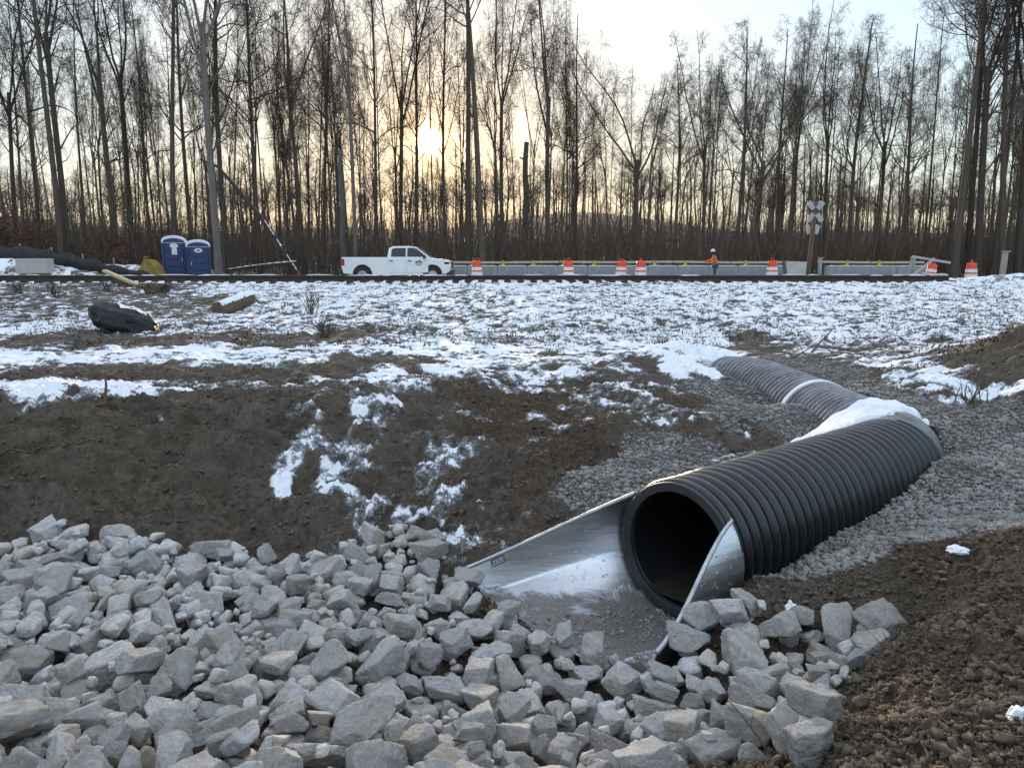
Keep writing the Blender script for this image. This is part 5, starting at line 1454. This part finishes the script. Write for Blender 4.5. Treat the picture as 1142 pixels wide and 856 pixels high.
# undergrowth: a countless mass of thin stems
rg = np.random.default_rng(77)
n = 10500
Yv = 51.5 + 62 * rg.random(n) ** 1.15; Xv = rg.uniform(-1.1, 1.1, n) * Yv
ok = ~((Yv < 56) & (np.abs(Xv - 3) < 0)); Yv, Xv = Yv[ok], Xv[ok]; n = len(Yv)
Zv = base_h(Xv, Yv)
st = np.empty((n, 5, 3)); hgt = rg.uniform(1.6, 6.2, n) * (.8 + .5 * (rg.random(n) < .2)) * (.75 + .004 * Yv); d = unit(np.stack([rg.normal(0, .16, n), rg.normal(0, .16, n), np.ones(n)], -1)); st[:, 0] = np.stack([Xv, Yv, Zv - .1], -1)
for k in range(1, 5):
    st[:, k] = st[:, k - 1] + d * (hgt / 4)[:, None]; d = unit(d + rg.normal(0, .09, (n, 3)))
rs = (.012 + .0055 * hgt)[:, None] * np.linspace(1, .35, 5)
B1 = grow(rg, st, rs, 7, .2, 1, lambda t_, l: l * .24 + .25, (.4, 1.0), .08, 4, .5, .15, .006)
B2 = grow(rg, *B1, 2, .2, 1, lambda t_, l: l * .55 + .15, (.4, 1.0), .04, 3, .6, .15, .006)
v1, f1 = tubes(st, rs, 4); v2, f2 = tubes(*B1, 3); v3, f3 = tubes(*B2, 3)
tag(np_obj('undergrowth', np.concatenate([v1, v2, v3]), np.concatenate([f1, f2 + len(v1), f3 + len(v1) + len(v2)]), None, M['brush']), 'dense brown leafless undergrowth between the trunks', 'undergrowth', None, 'stuff')
# far-off wood that reads as one mass
Vs = []; Fs = []; base_n = 0
fars = []
for i in range(5):
    rg_ = np.random.default_rng(900 + i); K = 8; z = np.linspace(0, 1, K); tk = np.zeros((1, K, 3)); tk[0, :, 2] = z * 22; tk[0, :, 0] = .4 * np.sin(z * 5 + i)
    rt = (.22 * (1 - .8 * z))[None]
    l1 = grow(rg_, tk, rt, 16, .35, .98, lambda t_, l: (1 - t_) * 7 + 1.2, (.45, .9), .1, 5, .5, .1)
    l2 = grow(rg_, *l1, 6, .2, 1, lambda t_, l: l * .45 + .3, (.4, .9), .06, 4, .6, .12, .012)
    l3 = grow(rg_, *l2, 4, .2, 1, lambda t_, l: l * .55 + .2, (.4, .9), .04, 2, .7, .12, .012)
    vs = []; fs = []; b = 0
    for p_, r_, s_ in ((tk, rt, 5), (*l1, 3), (*l2, 3), (*l3, 3)):
        v, f = tubes(p_, r_, s_); vs.append(v); fs.append(f + b); b += len(v)
    fars.append((np.concatenate(vs), np.concatenate(fs)))
for i in range(560):
    Y = R.uniform(118, 315); x = R.uniform(-1.05, 1.05) * Y; v, f = fars[i % 5]; a = R.uniform(0, 6.28); ca, sa = math.cos(a), math.sin(a); s = R.uniform(.6, .85)
    q_ = np.stack([v[:, 0] * ca - v[:, 1] * sa + x, v[:, 0] * sa + v[:, 1] * ca + Y, v[:, 2] * s + float(base_h(x, Y))], -1)
    Vs.append(q_); Fs.append(f + base_n); base_n += len(v)
tag(np_obj('distant_woods', np.concatenate(Vs), np.concatenate(Fs), None, M['twig']), 'far-off bare wood closing the view behind the nearer trees', 'woods', None, 'stuff')
# ------------------------------------------------------------------ small loose cover on the ground
def scatter_mesh(name, proto, Pn, S, mat, label, cat, rg, flat=.7):
    """many small lumps as one mass: proto list of (V,F), Pn (n,3), S (n,)"""
    Vs = []; Fs = []; b = 0
    kinds = rg.integers(len(proto), size=len(Pn))
    for k, (v, f) in enumerate(proto):
        idx = np.nonzero(kinds == k)[0]; m = len(idx)
        if not m: continue
        a = rg.uniform(0, 2 * PI, m); ca, sa = np.cos(a)[:, None], np.sin(a)[:, None]
        s3 = S[idx][:, None] * np.stack([rg.uniform(.8, 1.25, m), rg.uniform(.7, 1.1, m), rg.uniform(flat * .7, flat * 1.25, m)], -1)
        q = v[None] * s3[:, None]
        tl = rg.normal(0, .35, m)[:, None]
        y_, z_ = q[..., 1] * np.cos(tl) - q[..., 2] * np.sin(tl), q[..., 1] * np.sin(tl) + q[..., 2] * np.cos(tl)
        q = np.stack([q[..., 0] * ca - y_ * sa, q[..., 0] * sa + y_ * ca, z_], -1) + Pn[idx][:, None]
        Vs.append(q.reshape(-1, 3)); Fs.append((f[None] + (np.arange(m) * len(v))[:, None, None]).reshape(-1, 3) + b); b += m * len(v)
    return tag(np_obj(name, np.concatenate(Vs), None, np.concatenate(Fs), mat, None, False), label, cat, None, 'stuff')
rg = np.random.default_rng(31)
V1, F1 = ico(1); V2, F2 = ico(2)
stone_p = [(facet_rock(np.random.default_rng(600 + i), V1, 8, rough=.02), F1) for i in range(5)]
clod_p = [(facet_rock(np.random.default_rng(650 + i), V2, 12, rough=.42), F2) for i in range(6)]
def field(n, yr, xr):
    y = np.exp(rg.uniform(math.log(yr[0]), math.log(yr[1]), n)); x = rg.uniform(xr[0], xr[1], n) * (y + .5)
    h, s, g, r = full_h(x, y); return x, y, h, s, g, r
def clear(x, y):
    d1, _ = path_dist(x, y, PIPE1); d2, _ = path_dist(x, y, PIPE2); fa, fn = flare_local(x, y)
    return (d1 > .5) & (d2 > .5) & ~((fa > -.1) & (fa < 1.2) & (fn < .62 + .72 * np.clip(fa, 0, 1.2)) & (fn > -.6 - .3 * np.clip(fa, 0, 1.2)))
x, y, h, s, g, r = field(90000, (4.4, 15), (-.05, .8))
k = (g > .45) & (s < .45) & clear(x, y) & (rg.random(len(x)) < np.clip(g, 0, 1))
x, y, h = x[k], y[k], h[k]; S = np.clip(rg.lognormal(math.log(.014), .5, len(x)), .006, .05)
scatter_mesh('gravel', stone_p, np.stack([x, y, h + S * .2], -1), S, M['pebble'], 'grey crushed gravel bedding around the culvert pipe', 'gravel', rg)
x, y, h, s, g, r = field(110000, (1.9, 11), (-.85, .85))
k = (g < .35) & (s < .4) & clear(x, y)
right = (x > .9 + .0 * y) & (y < 6.2)
k &= right | (rg.random(len(x)) < .6)
x, y, h, right = x[k], y[k], h[k], right[k]; S = np.clip(rg.lognormal(math.log(.0085), .62, len(x)), .004, .036) * np.where(right, 1, 1.1)
scatter_mesh('soil_crumbs', clod_p, np.stack([x, y, h + S * .25], -1), S, M['clod'], 'loose brown clods and crumbs of dug soil', 'soil', rg, .8)

# pebbles and crumbs washed onto the steel floor
fa = rg.uniform(.0, 1.1, 900); fn = rg.uniform(-1, 1, 900) ** 1 * (.16 + .42 * fa)
px_ = PIPE_O[0] + AV[0] * fa + NV[0] * fn; py_ = PIPE_O[1] + AV[1] * fa + NV[1] * fn
zz_ = np.array([PIPE_O[2] + np.interp(n_, _FR[int(round(min(1, a_ / FL) * 40))][0], _FR[int(round(min(1, a_ / FL) * 40))][1]) for a_, n_ in zip(fa, fn)])
S = np.clip(rg.lognormal(math.log(.007), .6, 900), .004, .03)
scatter_mesh('washed_pebbles', stone_p, np.stack([px_, py_, zz_ + S * .3], -1), S, M['pebble'], 'small pebbles and grit washed onto the steel apron floor', 'pebbles', rg)

# dead grass poking through the snow on the bank
n = 90000
y = np.exp(rg.uniform(math.log(11), math.log(30), n)); x = rg.uniform(-.78, .78, n) * y
dn = fbm(x * .8, y * .8, 3, 201) + .8 * fbm(x * 2.6, y * 2.6, 2, 211)
h, s, g, r = full_h(x, y)
k = (dn > .12 - .25 * (y > 16)) & (g < .3) & (y > 14 - 2.5 * (x > 4)); x, y, h = x[k], y[k], h[k]; n = len(x)
L_ = rg.uniform(.03, .1, n) * (1 + 1.2 * (rg.random(n) < .05)); az = rg.uniform(0, 2 * PI, n); ln = rg.uniform(.4, 2.2, n)
d = np.stack([np.cos(az) * ln, np.sin(az) * ln, np.ones(n)], -1); d /= np.linalg.norm(d, axis=1)[:, None]
p0 = np.stack([x, y, h - .01], -1); w_ = np.stack([-np.sin(az), np.cos(az), np.zeros(n)], -1) * rg.uniform(.006, .016, n)[:, None]
p1 = p0 + d * L_[:, None] * .6; p2 = p1 + unit(d + np.stack([np.cos(az), np.sin(az), -.5 * np.ones(n)], -1) * .5) * L_[:, None] * .5
Vg = np.stack([p0 - w_, p0 + w_, p1 + w_ * .8, p1 - w_ * .8, p2], 1).reshape(-1, 3); b = np.arange(n)[:, None] * 5
tag(np_obj('dry_grass', Vg, b + np.array([[0, 1, 2, 3]]), b + np.array([[3, 2, 4]]), M['straw'], None, False), 'short dead grass poking through the snow on the railway bank', 'grass', None, 'stuff')

# weeds one can pick out
def weed(u, v, hgt, label, seed, nst=16):
    rg_ = np.random.default_rng(seed); x, y, z = ground_at(u, v); t = thing('dry_weed', label, 'weed', (x, y, z))
    st = np.zeros((nst, 6, 3)); rr = np.tile(np.linspace(.011, .004, 6), (nst, 1))
    for i in range(nst):
        d = unit(np.array((rg_.normal(0, .35), rg_.normal(0, .35), 1.))); q_ = np.array((rg_.normal(0, .08), rg_.normal(0, .08), -.02))
        for k in range(6): st[i, k] = q_; q_ = q_ + d * hgt * rg_.uniform(.6, 1) / 6; d = unit(d + rg_.normal(0, .14, 3))
    b1 = grow(rg_, st, rr, 5, .35, 1, lambda t_, l: hgt * .28 + 0 * t_, (.3, .9), .05, 4, .6, .15)
    v1, f1 = tubes(st, rr, 4); v2, f2 = tubes(*b1, 3)
    np_obj('stalks', np.concatenate([v1, v2]), np.concatenate([f1, f2 + len(v1)]), None, M['straw'], t)
weed(347, 352, .85, 'tall brown weed clump standing in the snow below the pickup', 1)
weed(362, 375, .55, 'brown weeds on the dug bump right of the bench snow', 2, 20)
weed(60, 330, .7, 'dark brush clump at the left below the track end', 3, 26)
weed(20, 328, .6, 'dark brush clump at the far left below the track', 4, 24)
weed(120, 326, .6, 'dark brush just above the black wrapped bundle', 5, 22)
weed(1082, 452, .4, 'dry stalks at the foot of the snow by the brown mound', 6, 9)
weed(740, 398, .45, 'dry weeds beside the bright snow heap', 7, 12)

# ------------------------------------------------------------------ snow lying on things
def snow_patch(name, label, cx, cy, rx, ry, rot, thick, seed, support, parent_kind='stuff', n=90):
    g_ = np.linspace(-1.15, 1.15, n); A, B = np.meshgrid(g_, g_)
    rad = np.hypot(A, B); an = np.arctan2(B, A)
    X = cx + A * rx * math.cos(rot) - B * ry * math.sin(rot); Y = cy + A * rx * math.sin(rot) + B * ry * math.cos(rot)
    edge = 1 + .3 * fbm(X * 3.2 + seed, Y * 3.2, 3, seed) + .1 * fbm(X * 11, Y * 11, 2, seed + 3)
    e = smooth(0, .35, edge - rad)
    Z = support(X, Y) + thick * (e * (1 + .5 * fbm(X * 4, Y * 4, 3, seed + 9)) + .18 * e * fbm(X * 16, Y * 16, 2, seed + 5)) - .05 * (1 - smooth(0, .12, edge - rad))
    keepv = (edge - rad) > -.12
    ix_ = np.arange(n * n).reshape(n, n); qd = np.stack([ix_[:-1, :-1], ix_[:-1, 1:], ix_[1:, 1:], ix_[1:, :-1]], -1).reshape(-1, 4)
    qd = qd[keepv.ravel()[qd].all(1)]
    return tag(np_obj(name, np.stack([X, Y, Z], -1).reshape(-1, 3), qd, None, M['snow']), label, 'snow', None, 'stuff')
def on_pipe(X, Y):
    h = full_h(X, Y)[0]; z = h
    for pts in (PIPE1, PIPE2):
        d, zc = path_dist(X, Y, pts); z = np.maximum(z, np.where(d < R_OUT, zc + np.sqrt(np.maximum(0, R_OUT ** 2 - d ** 2)), -9))
    d1, z1 = path_dist(X, Y, PIPE1); d2, z2 = path_dist(X, Y, PIPE2); d = np.minimum(d1, d2)
    top = -2.15 + R_OUT
    # snow banks up against the flanks of the bend
    return np.maximum(z, np.maximum(h, top - .55 * np.clip(d - .2, 0, 1.2) - .02))
sx, sy = 3.92, 8.62
snow_patch('snow', 'thick white snow lying over the buried bend between the two pipes', sx, sy, .85, .4, .35, .055, 5, on_pipe)

def on_ground(X, Y): return full_h(X, Y)[0]
for (u, v, rx, ry, lab, sd) in ((822, 693, .13, .08, 'small snow patch behind the stones right of the steel wing', 21), (882, 683, .05, .035, 'tiny snow scrap on the dirt right of the steel wing', 22), (1136, 803, .06, .05, 'small snow lump on the dirt at the right edge', 23)):
    x, y, z = hit(u, v); snow_patch('snow', lab, x, y, rx, ry, .3, .03, sd, on_ground, n=40)

x, y, z = hit(766, 402)
snow_patch('snow', 'bright snow heap beside the far end of the frosted pipe', x, y, .62, 1.25, -.12, .1, 41, on_ground)
# roots and stalks torn up with the soil
x, y, h, s, g, r = field(16000, (1.9, 10), (-.8, .85))
k = (g < .3) & (s < .4) & clear(x, y) & (((x > .9) & (y < 6.2)) | (rg.random(len(x)) < .4)) & ~inpoly(x, y, PW)
x, y, h = x[k], y[k], h[k]; n = len(x)
fb = np.empty((n, 5, 3)); d = unit(np.stack([rg.normal(0, 1, n), rg.normal(0, 1, n), rg.normal(.12, .3, n)], -1)); fb[:, 0] = np.stack([x, y, h + .006], -1); L_ = rg.lognormal(math.log(.07), .5, n)
for q_ in range(1, 5): fb[:, q_] = fb[:, q_ - 1] + d * (L_ / 4)[:, None]; d = unit(d + rg.normal(0, .35, (n, 3)) * (1, 1, .6))
v1, f1 = tubes(fb, np.tile(np.array([.0018, .0018, .0016, .0012, .0006]), (n, 1)) * rg.uniform(.7, 1.8, n)[:, None], 3)
tag(np_obj('root_fibres', v1, f1, None, M['stick']), 'torn roots and stalks strewn over the dug soil', 'roots', None, 'stuff')
# ------------------------------------------------------------------ camera, sky, sun
cd = bpy.data.cameras.new('camera'); cam = link(bpy.data.objects.new('camera', cd))
cam.location = (0, 0, 0); cam.rotation_euler = (PI / 2 - PITCH, 0, 0)
cd.sensor_width = 36; cd.lens = 36 * F / 1142; cd.clip_start = .05; cd.clip_end = 5000
scene.camera = cam
SUN_V = Vector((-.1072, 1.036, .158)).normalized()
SUN_EL = math.asin(SUN_V.z); SUN_AZ = math.atan2(SUN_V.x, SUN_V.y)
ld = bpy.data.lights.new('sun', 'SUN'); ld.energy = 2.6; ld.angle = math.radians(.5); ld.color = (1, .78, .55)
sun = link(bpy.data.objects.new('sun', ld)); sun.rotation_euler = SUN_V.to_track_quat('Z', 'Y').to_euler(); sun.location = SUN_V * 100
w = bpy.data.worlds.new('World'); scene.world = w; w.use_nodes = True
nt = w.node_tree; bg = nt.nodes['Background']
sky = N(nt, 'ShaderNodeTexSky', sky_type='NISHITA', sun_disc=False, sun_elevation=SUN_EL, sun_rotation=SUN_AZ, air_density=1.0, dust_density=.6, ozone_density=1.5)
tc = N(nt, 'ShaderNodeTexCoord')
# the visible solar disc and its aureole (a disc this small is blotted by the lens to about a degree)
dt = N(nt, 'ShaderNodeVectorMath', operation='DOT_PRODUCT'); nt.links.new(tc.outputs['Generated'], dt.inputs[0]); dt.inputs[1].default_value = SUN_V
ang = math_(nt, 'ARCCOSINE', math_(nt, 'MINIMUM', dt.outputs['Value'], .9999999))
def aur(width, power):
    g = math_(nt, 'POWER', math_(nt, 'DIVIDE', ang, math.radians(width)), 2.0)
    return math_(nt, 'MULTIPLY', math_(nt, 'EXPONENT', math_(nt, 'MULTIPLY', g, -1.0)), power)
SKY_STRENGTH = .1
def scaled(col, fac):
    vm = N(nt, 'ShaderNodeVectorMath', operation='SCALE'); vm.inputs[0].default_value = col; nt.links.new(fac, vm.inputs['Scale']); return vm.outputs[0]
def vadd(a, b):
    vm = N(nt, 'ShaderNodeVectorMath', operation='ADD'); nt.links.new(a, vm.inputs[0]); nt.links.new(b, vm.inputs[1]); return vm.outputs[0]
# the sky's brightness range is compressed so the dome lights more evenly
sk = sky.outputs['Color']
# added fill: unseen sky overhead is brightened and made neutral to lift the ground
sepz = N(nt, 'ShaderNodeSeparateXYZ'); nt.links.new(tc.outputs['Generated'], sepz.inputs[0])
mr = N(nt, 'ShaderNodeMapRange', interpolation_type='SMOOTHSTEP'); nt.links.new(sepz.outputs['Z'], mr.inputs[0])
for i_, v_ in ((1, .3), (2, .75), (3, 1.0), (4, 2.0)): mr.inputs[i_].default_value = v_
vlen = N(nt, 'ShaderNodeVectorMath', operation='DOT_PRODUCT'); nt.links.new(sk, vlen.inputs[0]); vlen.inputs[1].default_value = (.3, .5, .2)

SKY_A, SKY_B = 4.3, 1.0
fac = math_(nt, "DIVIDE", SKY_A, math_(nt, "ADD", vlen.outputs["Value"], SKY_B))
vm = N(nt, "ShaderNodeVectorMath", operation="SCALE"); nt.links.new(sk, vm.inputs[0]); nt.links.new(fac, vm.inputs["Scale"]); 
bwn = N(nt, 'ShaderNodeCombineXYZ'); lum = math_(nt, 'MULTIPLY', vlen.outputs['Value'], fac)
for i_, t_ in enumerate((.95, 1.0, 1.06)): nt.links.new(math_(nt, 'MULTIPLY', lum, t_), bwn.inputs[i_])
SKYCOL = mixc(nt, .3, vm.outputs[0], bwn.outputs[0])
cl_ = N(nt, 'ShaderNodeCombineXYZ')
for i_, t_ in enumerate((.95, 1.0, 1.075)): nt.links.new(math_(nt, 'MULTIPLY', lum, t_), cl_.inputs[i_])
zenith_fill = mixc(nt, math_(nt, 'MULTIPLY', math_(nt, 'SUBTRACT', mr.outputs[0], 1.0), .75, True), SKYCOL, cl_.outputs[0])
vz = N(nt, 'ShaderNodeVectorMath', operation='SCALE'); nt.links.new(zenith_fill, vz.inputs[0]); nt.links.new(mr.outputs[0], vz.inputs['Scale'])
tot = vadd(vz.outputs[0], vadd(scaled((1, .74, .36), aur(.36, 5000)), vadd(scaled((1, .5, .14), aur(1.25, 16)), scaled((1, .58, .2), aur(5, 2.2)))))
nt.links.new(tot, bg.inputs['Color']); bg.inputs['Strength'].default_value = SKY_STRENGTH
vs_ = scene.view_settings
vs_.view_transform = 'Standard'; vs_.look = 'None'; vs_.gamma = 1; vs_.use_curve_mapping = False; vs_.exposure = 1.55
scene.render.engine = 'CYCLES'
scene.cycles.use_denoising = True
scene.cycles.max_bounces = 6; scene.cycles.diffuse_bounces = 3; scene.cycles.glossy_bounces = 3
